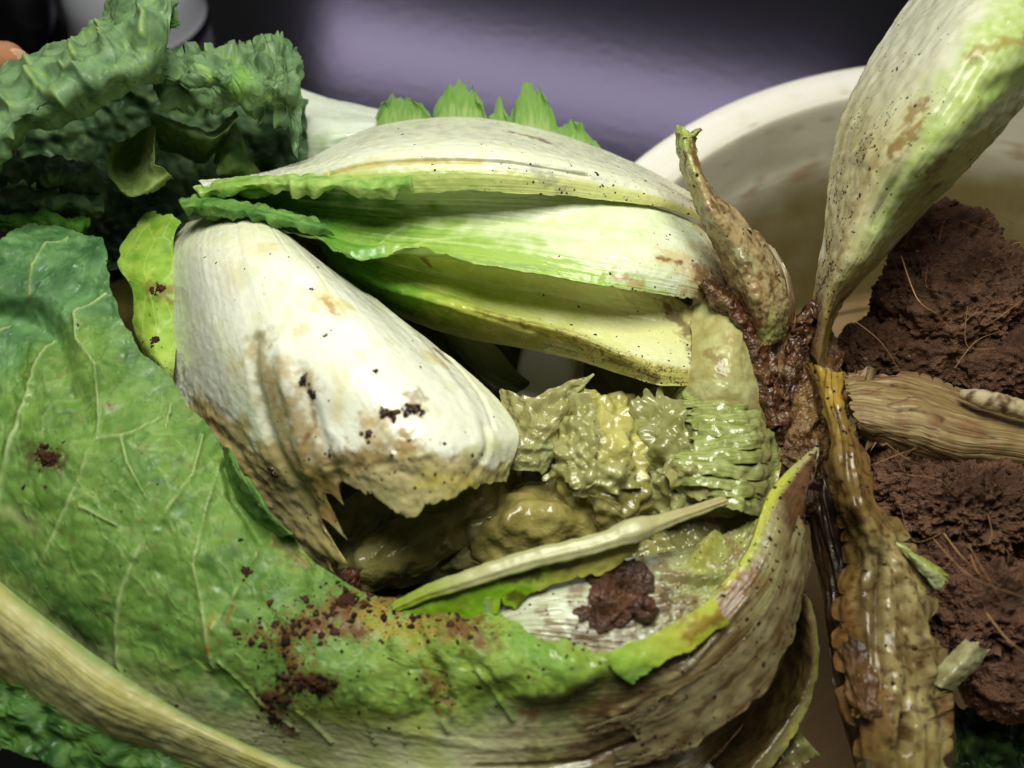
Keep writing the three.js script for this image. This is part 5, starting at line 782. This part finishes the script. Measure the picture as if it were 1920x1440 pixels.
// twisted yellow brown leaf lower right
const twist = surf([
  [[1505, 675, 2.0], [1545, 690, 2.9], [1565, 698, 3.2], [1588, 700, 2.8]], [[1535, 745, 2.2], [1555, 752, 3.1], [1572, 758, 3.3], [1582, 768, 2.8]], [[1545, 820, 2.2], [1570, 820, 3.1], [1592, 815, 3.1], [1618, 812, 2.4]], [[1550, 890, 1.8], [1580, 890, 3.0], [1610, 880, 3.1], [1640, 872, 2.2]],
  [[1566, 965, 1.4], [1602, 958, 2.8], [1632, 948, 2.8], [1660, 930, 1.9]], [[1578, 1040, .8], [1628, 1020, 2.4], [1672, 1010, 2.5], [1712, 1012, 1.6]], [[1562, 1118, .6], [1630, 1108, 2.0], [1700, 1095, 2.0], [1750, 1090, 1.2]], [[1560, 1208, .4], [1632, 1202, 1.7], [1710, 1195, 1.6], [1775, 1190, .6]],
  [[1578, 1318, .2], [1648, 1312, 1.4], [1725, 1290, 1.3], [1792, 1255, .3]], [[1600, 1405, 0], [1662, 1402, 1.0], [1730, 1390, .9], [1795, 1370, 0]], [[1620, 1510, -1.2], [1670, 1510, -.3], [1730, 1500, .4], [1790, 1490, -.4]],
], { nu: 300, nv: 110, thick: 0.12, edge: { v0: rag(0.08, 14, 3, 0.14), v1: rag(0.07, 16, 6, 0.14) }, relief: (u, v, x, y, z) => 0.24 * fbm(v * 3.4 + u * 1.5, u * 1.8, 3, 2) + 0.16 * (ridge(v * 3.5 + u, u * 2.2, 6, 2) - 0.6) * sst(0.35, 0.55, u) + 0.1 * fbm(x * .8, y * .8, z * .8, 2) + 0.02 * (ridge(x * 1.3, y * 1.3, z * 1.3, 1) - 0.6),
  color: (u, v, x, y, z) => {
    const n = fbm(x * .9, y * .9, z * .9, 4), n2 = fbm(x * 2.6, y * 2.6, z * 2.6, 4), st = fbm(v * 14, u * 5, 3, 3);
    let c = mix(mix(C('#a88a34'), C('#7d6430'), 0.5 + n), C('#6b5230'), 0.8 * sst(0.12, 0.24, u)); c = mix(c, mix(C('#ab9b68'), C('#77633c'), 0.5 + 1.2 * n + 0.5 * st), sst(0.38, 0.55, u) * sst(0.1, 0.35, v));
    c = mix(c, mix(C('#634226'), C('#83602f'), 0.5 + n2), 0.85 * sst(0.5, 0.7, u) * sst(0.5, 0.25, v + 0.3 * n)); c = mix(c, C('#6a4526'), 0.7 * sst(0.6, 0.8, u) * sst(0.8, 0.92, v)); c = mix(c, C('#4a2a14'), 0.75 * sst(0.0, 0.4, n2 + 0.2 * st - 0.05) * sst(0.1, 0.3, u));
    return mix(c, C('#a69a54'), 0.4 * sst(0.85, 1, u));
  },
  marks: [['h', [[1690, 1060], [1720, 1180], [1740, 1260]], 0.5, 0.3], ['h', [[1640, 1050], [1650, 1180], [1660, 1280]], 0.5, -0.3], ['c', [[1640, 1020], [1630, 1120], [1620, 1220]], 0.7, C('#4a4426'), 0.5], ['c', [[1545, 870], [1560, 900]], 0.4, C('#5c4020'), 0.5], ['c', [[1605, 960], [1615, 975]], 0.25, C('#20120a'), 0.9], ['c', [[1700, 1370], [1690, 1400]], 0.3, C('#1c100a'), 0.9], ['h', [[1700, 1350], [1695, 1400]], 0.3, -0.5], ['c', [[1745, 1310], [1750, 1330]], 0.25, C('#20120a'), 0.9]] });
const twistM = part(cab, 'leaf', twist.g, M.wetstem, 'twisted yellow brown decayed leaf hanging at lower right');
sub(twistM, 'dirt_speck', strewn(twist, 240, 0.014, 0.07, () => 1), M.speck, 'stuff');
const wing = surf([[[1570, 1060, 0], [1590, 1070, .4], [1620, 1090, .4]], [[1558, 1130, .2], [1590, 1150, .8], [1630, 1170, .9]], [[1568, 1215, .5], [1605, 1235, 1.4], [1650, 1245, 1.3]], [[1588, 1310, .8], [1622, 1328, 1.5], [1660, 1325, 1.3]], [[1600, 1342, .8], [1632, 1350, 1.3], [1655, 1352, 1.2]]], { nu: 130, nv: 60, thick: 0.08, edge: { v0: rag(0.2, 8, 2, 0.25), v1: rag(0.2, 7, 6, 0.2), u1: rag(0.1, 5, 5, 0.1) }, relief: (u, v, x, y, z) => 0.2 * fbm(v * 3, u * 4, 3, 3) + 0.1 * fbm(x * 1.5, y * 1.5, z * 1.5, 3), color: (u, v, x, y, z) => mix(mix(C('#3c2818'), C('#604426'), sst(0.3, 0.7, u) + 0.4 * fbm(x, y, z, 3)), C('#b08a34'), 0.8 * sst(0.3, 0.0, v) * sst(0.6, 0.8, u)) });
part(cab, 'leaf_edge', wing.g, M.paper, 'rust brown leaf edge with yellow tip at lower right');
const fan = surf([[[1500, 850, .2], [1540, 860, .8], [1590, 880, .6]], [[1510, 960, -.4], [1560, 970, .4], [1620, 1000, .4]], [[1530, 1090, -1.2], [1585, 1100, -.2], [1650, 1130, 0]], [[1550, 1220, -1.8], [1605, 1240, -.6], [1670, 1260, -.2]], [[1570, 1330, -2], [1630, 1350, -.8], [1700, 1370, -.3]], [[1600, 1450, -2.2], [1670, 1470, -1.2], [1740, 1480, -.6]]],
  { nu: 200, nv: 100, thick: 0.08, edge: { v0: rag(0.1, 7, 2, 0.05), v1: rag(0.06, 8, 4) }, relief: (u, v, x, y, z) => 0.2 * fbm(v * 5, u * 2.5, 3, 2) + 0.1 * (ridge(v * 5, u * 3, 1, 2) - 0.6) + 0.08 * fbm(x, y, z, 2), color: (u, v, x, y, z) => { const n = fbm(x, y, z, 4); return mix(mix(C('#22170c'), C('#3d2a16'), 0.5 + n), mix(C('#4a321c'), C('#6b5230'), 0.5 + n), sst(0.55, 0.9, u + 0.2 * n)); } });  // near-black brown stands for the shade of the gap
part(cab, 'leaf', fan.g, M.paper, 'decayed leaf sheet behind the twisted leaf, coloured near black to stand for the shaded gap');
const chip = surf([[[1740, 1275, .6], [1765, 1290, .8], [1790, 1295, .4]], [[1780, 1225, .8], [1805, 1245, 1.2], [1825, 1262, .6]], [[1815, 1195, .8], [1840, 1202, 1.1], [1862, 1212, .7]]], { nu: 50, nv: 36, thick: 0.14, edge: { u1: rag(0.12, 5, 2, 0.1), v1: rag(0.08, 5, 4) }, relief: (u, v, x, y, z) => 0.05 * fbm(x * 2, y * 2, z * 2, 3), color: (u, v, x, y, z) => mix(C('#a9a77c'), C('#7a6a44'), 0.4 + fbm(x, y, z, 3)) });
part(cab, 'leaf_edge', chip.g, M.wetstem, 'stubby greyish stalk end poking out at lower right');
const sliver = surf([[[1670, 1010, 2], [1680, 1018, 2.2], [1690, 1030, 1.8]], [[1720, 1040, 2], [1725, 1055, 2.2], [1730, 1080, 1.8]], [[1752, 1056, 1.9], [1755, 1075, 2.1], [1752, 1110, 1.6]], [[1785, 1085, 1.7], [1782, 1095, 1.8], [1775, 1105, 1.5]]], { nu: 60, nv: 36, thick: 0.12, edge: { u1: rag(0.1, 5, 2, 0.2), v1: rag(0.15, 6, 3, 0.2) }, relief: (u, v, x, y, z) => 0.06 * fbm(x * 2, y * 2, z * 2, 3), color: (u, v, x, y, z) => mix(C('#9aa452'), C('#b8bd90'), sst(0.2, 0.8, v) + 0.3 * fbm(x, y, z, 2)) });
part(cab, 'leaf_edge', sliver.g, M.wetstem, 'pale green torn sliver beside the twisted leaf');
// outer dark leaf with thin pale edge at the bottom
const rimLeaf = surf([[[1440, 1140, -1.6], [1480, 1100, .2], [1505, 1110, .8], [1520, 1130, .6]], [[1450, 1200, -2.2], [1490, 1190, -.8], [1518, 1190, .3], [1536, 1195, .2]], [[1430, 1300, -2.6], [1480, 1290, -1.4], [1512, 1280, -.2], [1532, 1275, -.3]], [[1370, 1390, -3], [1420, 1390, -1.8], [1460, 1370, -.6], [1490, 1380, -.8]], [[1280, 1480, -3.2], [1330, 1490, -2], [1380, 1470, -.9], [1410, 1490, -1.2]]],
  { nu: 160, nv: 90, thick: 0.08, edge: { v1: rag(0.04, 12, 3, 0.06) }, relief: (u, v, x, y, z) => 0.06 * fbm(x, y, z, 3), color: (u, v, x, y, z) => { const n = fbm(x, y, z, 3); return mix(mix(C('#3a2f18'), C('#5c4c28'), 0.5 + n), mix(C('#b0a84e'), C('#8f8a5c'), 0.5 + n), sst(0.72, 0.88, v) * (0.6 + 0.4 * sst(0.3, 0.7, u))); } });
part(cab, 'outer_leaf', rimLeaf.g, M.wetstem, 'dark hollow outer leaf with thin yellow edge at the bottom');
const rimLow = surf([[[1380, 1440, -2.5], [1440, 1420, -1.6], [1500, 1370, -1.4]], [[1380, 1500, -2.4], [1450, 1480, -1.6], [1540, 1420, -1.8]]], { nu: 60, nv: 60, thick: 0.1, edge: { u1: rag(0.3, 7, 3, 0.2) }, relief: (u, v, x, y, z) => crinkle(x, y, z, 1.2, 0.1), color: (u, v, x, y, z) => mix(C('#7f8450'), C('#5a4a2a'), 0.5 + fbm(x, y, z, 3)) });
part(cab, 'leaf_edge', rimLow.g, M.wetstem, 'dull green leaf edge at the bottom over the tub floor');
// woody root stalk with side root
const woodCol = (t, a, x, y, z) => { const s = fbm(x * .5, y * 5, z * 5, 4); return mix(mix(C('#7a5a38'), C('#a98a60'), 0.5 + 1.1 * s), C('#3e2616'), 0.7 * sst(0.15, 0.5, fbm(x * .4 + 5, y * 3, z * 3, 3))); };
const rootS = surf([
  [[1575, 700, .6], [1585, 735, 1.8], [1598, 790, 1.9], [1615, 832, .7]], [[1640, 690, .8], [1645, 735, 2.1], [1650, 800, 2.1], [1650, 848, .8]], [[1720, 694, .8], [1720, 745, 2.2], [1720, 815, 2.1], [1718, 868, .8]], [[1810, 728, .8], [1808, 775, 2.1], [1802, 838, 2.0], [1795, 886, .7]], [[1930, 764, .7], [1925, 800, 1.9], [1920, 850, 1.8], [1915, 900, .6]], [[2080, 800, .6], [2080, 840, 1.6], [2080, 890, 1.6], [2080, 930, .5]],
], { nu: 320, nv: 150, thick: 0.5, edge: { u0: (v) => 0.05 * Math.pow(ridge(v * 9, 2, 2, 2), 3) + 0.02 * fbm(v * 20, 1, 1, 2) + 0.02, v0: rag(0.08, 12, 3, 0.08), v1: rag(0.08, 12, 5, 0.08) },
  relief: (u, v, x, y, z) => 0.018 * fbm(v * 22 + 0.8 * fbm(u * 3, v * 2, 1, 2), u * 2.5, 3, 2) + 0.12 * (Math.min(0.2, Math.abs(fbm(v * 7 + 0.6 * fbm(u * 2, v * 2, 5, 2), u * 1.6, 6, 2))) - 0.1) + 0.06 * fbm(x * .7, y * .7, z * .7, 2),
  color: (u, v, x, y, z) => { const s = fbm(v * 34 + 0.8 * fbm(u * 3, v * 2, 1, 2), u * 3, 4, 3), n = fbm(u * 7, v * 4, 3, 4); let c = mix(C('#6e5734'), C('#a08858'), 0.5 + 0.9 * s); c = mix(c, C('#b8ac88'), 0.55 * sst(0.1, 0.5, s + 0.5 * n - 0.1)); c = mix(c, C('#7a4c28'), 0.5 * sst(0, 0.4, n)); return mix(c, C('#2e1c10'), 0.75 * sst(0.09, 0.0, Math.abs(fbm(v * 7 + 0.6 * fbm(u * 2, v * 2, 5, 2), u * 1.6, 6, 2))) * sst(-0.3, 0.2, n)); } });
const rootM = part(cab, 'root_stalk', rootS.g, M.wood, 'greyish tan splintered woody root stalk entering the soil');
part(cab, 'root', tube([[1800, 738, 2.2], [1850, 750, 2.6], [1920, 768, 2.6], [2020, 790, 2.4]], { nu: 80, nv: 20, r: (t) => 0.1 + 0.24 * Math.sin(Math.PI * Math.min(0.6, t * 1.2)), relief: (t, a, x, y, z) => 0.06 * fbm(x * 2, y * 2, z * 2, 3), color: (t, a, x, y, z) => mix(C('#b5a47e'), C('#5a3c24'), sst(0, 0.5, fbm(x * 1.4, y * 1.4, z * 1.4, 3))) }), M.wood, 'pale gnarled side root');
{
  const hairs = [[[1690, 480], [1720, 560], [1760, 590]], [[1840, 420], [1870, 405], [1900, 420]], [[1850, 610], [1880, 590], [1920, 560]], [[1880, 470], [1910, 455], [1950, 470]], [[1640, 870], [1690, 850], [1720, 840]], [[1700, 890], [1760, 900], [1790, 930]], [[1770, 1000], [1800, 1040], [1830, 1070]], [[1815, 1020], [1850, 1080], [1880, 1130]], [[1750, 1010], [1820, 1080], [1920, 1120]], [[1820, 1040], [1835, 1075], [1870, 1095]], [[1790, 690], [1830, 640], [1880, 620]], [[1600, 600], [1650, 640], [1690, 700]], [[1850, 1150], [1890, 1200], [1930, 1230]], [[1660, 830], [1700, 860], [1730, 870]]];
  for (let i = 0; i < 14; i++) { const x = 1640 + 280 * rnd(), y = i % 3 ? 880 + 300 * rnd() : 430 + 230 * rnd(), a = rnd() * 6.28, L = 20 + 45 * rnd(); hairs.push([[x, y], [x + Math.cos(a) * L, y + Math.sin(a) * L], [x + Math.cos(a + 0.9) * L * 1.8, y + Math.sin(a + 0.9) * L * 1.6]]); }
  hairs.forEach((h, i) => { const w = h.map(([x, y], k) => [x, y, (y < 760 ? 3.6 : 2.6) + (k === 1 ? 0.5 : 0) + 0.3 * rnd()]); part(cab, 'root_hair', tube(w, { nu: 30, nv: 7, r: (t) => (i > 13 ? 0.009 : i % 3 ? 0.013 : 0.026) * (1 - 0.5 * t), relief: () => 0, color: () => mix(C('#b08a5a'), C('#8a5a34'), rnd() * 0.3 + (i % 2) * 0.5) }), M.wood); });
}

// ---------------------------------------------------------------- soil
const soilRelief = (k, a) => (x, y, z) => a * (0.55 * fbm(x * .5 + k, y * .5, z * .5, 3) + 0.5 * (ridge(x * .9, y * .9 + k, z * .9, 4) - 0.6) + 0.22 * fbm(x * 2.6, y * 2.6, z * 2.6, 3) + 0.1 * fbm(x * 7, y * 7, z * 7, 2));
const soilCol = (k) => (x, y, z, n, h) => mix(mix(C('#5a3d2e'), C('#7d5a46'), 0.5 + 0.9 * fbm(x * 1.1 + k, y * 1.1, z * 1.1, 4)), C('#2a1a12'), 0.6 * sst(0, -0.4, h));
function soilClump(label, lumps, count) {
  const t = thing('soil_clump', label, 'soil', at(...lumps[0][0]).setY(at(...lumps[0][0]).y - lumps[0][1][1] / 100), 'soil clumps around the root'), gs = lumps.map(([c, r, k], i) => blob(c, r, { detail: i ? 34 : 60, relief: soilRelief(i * 3 + label.length, k ?? 0.7), color: soilCol(i) }));
  const g = mergeGeometries(gs), p = g.attributes.position, n = g.attributes.normal, list = [];
  for (let i = 0; i < count; i++) { const k = Math.floor(rnd() * p.count); list.push({ p: V3().fromBufferAttribute(p, k), n: V3().fromBufferAttribute(n, k), s: lerp(0.012, 0.11, Math.pow(rnd(), 5)) / 100, c: rnd() < 0.02 ? C('#8f806a') : SOILC[Math.floor(rnd() * 4)].map((q) => q * 1.9), flat: 0.55 }); }
  const m = bits(list);
  part(t, 'clod', g, M.soil); part(t, 'crumb', m, M.soil, null, 'stuff');
}
soilClump('largest damp brown soil clod behind the broad rising stalk', [[[1800, 575, .6], [3.3, 2.6, 2.6], 0.8], [[1880, 690, .2], [2.2, 1.6, 1.4], 0.6], [[1740, 660, 0], [2.2, 1.4, 1.4], 0.5], [[1775, 465, 1.0], [2.2, 1.7, 1.9], 0.7]], 4200);
soilClump('low soil ledge in the gap left of the root stalk', [[[1640, 660, -.6], [1.6, 1.2, 1.2], 0.5]], 600);
soilClump('crumbly soil clod directly under the root stalk', [[[1800, 960, -.2], [2.7, 2.0, 1.9], 1.1], [[1700, 890, .2], [1.5, 1.2, 1.2], 0.7], [[1920, 900, .2], [1.6, 1.3, 1.2], 0.7]], 3800);
soilClump('dark soil clod lowest at the right beside the twisted leaf', [[[1850, 1150, -1.2], [2.6, 1.8, 2.2], 1.0], [[1760, 1060, -.8], [1.5, 1.4, 1.4], 0.6], [[1900, 1270, -1.6], [1.6, 1.4, 1.3], 0.6]], 2800);
function crumb(label, s, x, y, r, dark = 0, wet) {
  const q = s.find(x, y), gs = [], n = 6 + Math.floor(r * 26);
  for (let i = 0; i < n; i++) { const a = rnd() * 6.28, d = i ? r * (0.2 + 1.0 * rnd()) : 0; gs.push({ p: q.p.clone().add(V3(Math.cos(a), 0, Math.sin(a)).projectOnPlane(q.n).multiplyScalar(d / 100)), n: q.n, s: r * (i ? 0.12 + 0.34 * rnd() * rnd() : 0.5) / 100, c: mix(C('#4a2c1a'), C('#20130c'), dark + 0.3 * rnd()), flat: 0.45 }); }
  const t = thing('soil_crumb', label, 'soil crumb', q.p.clone()); part(t, 'grain', bits(gs, LUMPS2), wet ? M.mud : M.soil);
}
crumb('reddish soil crumb on the lime leaf edge, upper one', limeS, 300, 540, 0.26, 0);
crumb('small reddish soil crumb on the lime leaf edge, lower one', limeS, 290, 640, 0.2, 0.1);
crumb('dark wet soil crumb on the white stalk above a second one', white, 568, 710, 0.24, 0.5, 1);
crumb('dark oval wet soil crumb just below another on the white stalk', white, 584, 738, 0.22, 0.5, 1);
crumb('tiny black crumb high on the middle of the white stalk', white, 582, 541, 0.12, 0.8);
crumb('tiny black flake at the centre of the white stalk', white, 612, 628, 0.11, 0.8);
crumb('sliver of dark soil low on the white stalk', white, 703, 697, 0.12, 0.7);
crumb('left piece of the wet mud patch on the white stalk', white, 738, 775, 0.26, 0.35, 1);
crumb('right piece of the wet mud patch on the white stalk', white, 776, 768, 0.3, 0.35, 1);
crumb('mud crumb at the torn white edge over tan rot', white, 690, 815, 0.2, 0.4, 1);
crumb('mud crumb on the left folded side of the white stalk', white, 510, 885, 0.24, 0.3, 1);
crumb('dark fibrous soil clump on the green outer leaf at far left', outer, 85, 860, 0.42, 0.4);
crumb('brown soil crumb beside a vein on the green outer leaf', outer, 460, 1072, 0.24, 0.2);
crumb('largest soil heap on the lower green leaf', outer, 597, 1282, 0.48, 0.25);
crumb('soil crumb at the left end of the dirt trail on the lower leaf', outer, 497, 1308, 0.26, 0.3);
crumb('soil crumb on the leaf just under the torn stalk tip', outer, 655, 1135, 0.4, 0.15);
crumb('round soil crumb left of the dirt smear on the green leaf', outer, 472, 1203, 0.15, 0.3);
crumb('round black grain stuck on the narrow peeled stalk', peel, 1402, 432, 0.17, 0.9);
{
  const t = thing('mud_clump', 'large glossy brown mud clump on the whitish inner leaf', 'mud', at(1160, 1110, 2));
  part(t, 'clod', mergeGeometries([blob([1165, 1095, 2.2], [1.0, .3, .9], { detail: 40, relief: (x, y, z) => mudr(3)(x, y, z), color: MUD(2) }), blob([1140, 1145, 2.3], [1.0, .25, .6], { detail: 34, relief: (x, y, z) => mudr(5)(x, y, z), color: MUD(3) }), blob([1210, 1140, 2.6], [.45, .35, .35], { detail: 26, relief: (x, y, z) => mudr(6)(x, y, z) * .7, color: MUD(4) })]), M.mud);
  const e = thing('black_bead', 'small shiny black round bead in slime under the torn stalk', 'bead', at(575, 1055, -.4)); part(e, 'body', blob([575, 1052, .4], [.36, .32, .34], { detail: 14, relief: (x, y, z) => 0.04 * fbm(x * 3, y * 3, z * 3, 2), color: () => C('#120d0a') }), M.mush);
  const f = thing('mud_clump', 'crumbly dark mud between the torn stalk tip and green leaf', 'mud', at(640, 1095, .4)); part(f, 'clod', blob([640, 1098, .6], [.55, .45, .5], { detail: 34, relief: (x, y, z) => mudr(8)(x, y, z), color: MUD(6) }), M.mud);
}
// green scrap at the lower right corner
{
  const t = thing('leaf_scrap', 'dark green leaf scrap on the tub floor in the lower right corner', 'leaf scrap', at(1900, 1380, -5));
  const s = surf([[[1770, 1300, -5], [1790, 1380, -4.6], [1780, 1480, -5]], [[1850, 1270, -4.4], [1860, 1370, -4], [1850, 1480, -4.6]], [[1950, 1300, -5], [1950, 1390, -4.4], [1960, 1490, -5]], [[2060, 1320, -5.4], [2060, 1400, -5], [2060, 1500, -5.6]]], { nu: 120, nv: 90, thick: 0.06, edge: { v0: rag(0.2, 8, 2, 0.2) }, relief: darkRelief(0.8, 0.35), color: (u, v, x, y, z) => mix(C('#14270f'), C('#3c5c22'), 0.35 + fbm(x, y, z, 3)) });
  part(t, 'blade', s.g, M.leaf);
}

// ---------------------------------------------------------------- blurred things behind
{
  const c = at(-50, 70, -13.9), t = thing('cooking_pot', 'black glossy round pot behind the dark curled leaf', 'pot', c), m = new THREE.MeshPhysicalMaterial({ color: 0x050506, roughness: 0.3, side: THREE.DoubleSide });
  const l = (pr) => new THREE.LatheGeometry(new THREE.SplineCurve(pr.map((q) => new THREE.Vector2(...q))).getPoints(50), 80);
  const a = new THREE.Mesh(l([[0.001, 0], [0.05, 0], [0.062, 0.009], [0.066, 0.035], [0.064, 0.06], [0.06, 0.064]]), m); a.name = 'body'; t.add(a);
  const b = new THREE.Mesh(l([[0.061, 0.063], [0.0615, 0.067], [0.05, 0.075], [0.022, 0.083], [0.001, 0.085]]), m); b.name = 'lid'; t.add(b);
  const k = new THREE.Mesh(l([[0.001, 0.083], [0.007, 0.084], [0.006, 0.09], [0.012, 0.096], [0.011, 0.102], [0.001, 0.104]]), m); k.name = 'knob'; t.add(k);
  const d = at(262, 40, -13.9), p = thing('plastic_bowl', 'pale grey round bowl turned over beside the black pot', 'bowl', d), w = new THREE.MeshPhysicalMaterial({ color: 0xb9b9c4, roughness: 0.4, side: THREE.DoubleSide });
  const e = new THREE.Mesh(l([[0.047, 0], [0.05, 0.004], [0.049, 0.008], [0.046, 0.03], [0.038, 0.046], [0.03, 0.05], [0.001, 0.05]]), w); e.name = 'body'; p.add(e);
  const f = new THREE.Mesh(l([[0.027, 0.0495], [0.028, 0.055], [0.025, 0.056], [0.024, 0.05]]), w); f.name = 'foot_ring'; p.add(f);
}

// ---------------------------------------------------------------- hand holding the dark leaf, mostly outside the frame
{
  const S = (x, y, h) => at(x, y, h), bones = [], wr = S(-420, 330, 3.4);
  const palm = [S(-215, 160, 4.0), S(-205, 225, 3.8), S(-210, 290, 3.4), S(-225, 350, 3.0)], tips = [[[-130, 130, 5.4], [-60, 112, 6.0], [14, 112, 5.3]], [[-115, 205, 5.2], [-45, 190, 5.6], [5, 195, 4.6]], [[-125, 285, 4.8], [-60, 272, 5.2], [-15, 280, 4.2]], [[-150, 350, 4.4], [-95, 345, 4.6], [-55, 355, 3.8]]];
  tips.forEach((f, i) => { let a = palm[i], r = [1.0, 1.0, 0.95, 0.85][i]; f.forEach((q, k) => { const b = S(...q), r1 = r * [0.9, 0.82, 0.72][k]; bones.push([a, b, r * [1, 0.9, 0.82][k], r1]); a = b; }); });
  palm.forEach((q, i) => bones.push([wr, q, 1.9, 1.15]));
  bones.push([wr, S(-330, 210, 4.4), 1.6, 1.35], [S(-330, 210, 4.4), S(-250, 120, 6.2), 1.3, 1.0], [S(-250, 120, 6.2), S(-170, 85, 7.6), 1.0, 0.75], [S(-700, 440, 2.4), wr, 2.9, 2.3]);
  const lo = V3(1e9, 1e9, 1e9), hi = V3(-1e9, -1e9, -1e9); for (const [a, b, r, s] of bones) { for (const q of [a, b]) { lo.min(q.clone().subScalar(Math.max(r, s) / 100 + 0.006)); hi.max(q.clone().addScalar(Math.max(r, s) / 100 + 0.006)); } }
  const c = lo.clone().add(hi).multiplyScalar(0.5), half = Math.max(hi.x - lo.x, hi.y - lo.y, hi.z - lo.z) / 2, n = 96, mc = new MarchingCubes(n, new THREE.MeshStandardMaterial(), false, false, 120000);
  mc.isolation = 0; const q = V3(), ab = V3(), ap = V3();
  for (let k = 0; k < n; k++) for (let j = 0; j < n; j++) for (let i = 0; i < n; i++) {
    q.set(i - n / 2, j - n / 2, k - n / 2).multiplyScalar(2 / n * half).add(c); let d = 0;
    for (const [a, b, r, s] of bones) { ab.subVectors(b, a); ap.subVectors(q, a); const t = Math.min(1, Math.max(0, ap.dot(ab) / ab.lengthSq())), e = ap.addScaledVector(ab, -t).length() * 100 - lerp(r, s, t); d += Math.exp(-e * 7); }
    mc.field[i + j * n + k * n * n] = Math.log(d + 1e-30) / 7;
  }
  mc.update();
  let g = new THREE.BufferGeometry(); const m = mc.count; g.setAttribute('position', new THREE.BufferAttribute(mc.positionArray.slice(0, m * 3), 3));
  g.scale(half, half, half); g.translate(c.x, c.y, c.z); g = mergeVertices(g, 1e-5); g.computeVertexNormals();
  const K = new Float32Array(g.attributes.position.count * 3), p = g.attributes.position; for (let i = 0; i < p.count; i++) K.set(mix(C('#b9825f'), C('#8f5a40'), 0.5 + 0.6 * fbm(p.getX(i) * 60, p.getY(i) * 60, p.getZ(i) * 60, 3)), i * 3);
  g.setAttribute('color', new THREE.BufferAttribute(K, 3)); g.setAttribute('uv', new THREE.BufferAttribute(new Float32Array(p.count * 2).map((_, i) => (i % 2 ? p.getZ(i >> 1) : p.getX(i >> 1)) * 30), 2));
  const t = thing('person', 'bare hand holding the dark curled leaf from the left edge', 'person', at(-420, 330, 0)); part(t, 'hand', g, M.skin);
  tips.forEach((f) => { const a = S(...f[1]), b = S(...f[2]), d = b.clone().sub(a).normalize(), w = EYE.clone().sub(b).normalize(), nn = w.addScaledVector(d, -w.dot(d)).normalize(); const ge = new THREE.SphereGeometry(1, 16, 10); const mm = new THREE.Matrix4().makeBasis(d, nn, d.clone().cross(nn)).scale(V3(0.0055, 0.0014, 0.0045)).setPosition(b.clone().addScaledVector(nn, 0.0056).addScaledVector(d, 0.001)); ge.applyMatrix4(mm); const kk = new Float32Array(ge.attributes.position.count * 3); for (let i = 0; i < kk.length; i += 3) kk.set(C('#c79a80'), i); ge.setAttribute('color', new THREE.BufferAttribute(kk, 3)); part(t, 'fingernail', ge, M.stem); });
}
scene.traverse((o) => { if (o.isMesh) { o.castShadow = true; o.receiveShadow = true; } });
renderer.render(scene, camera);
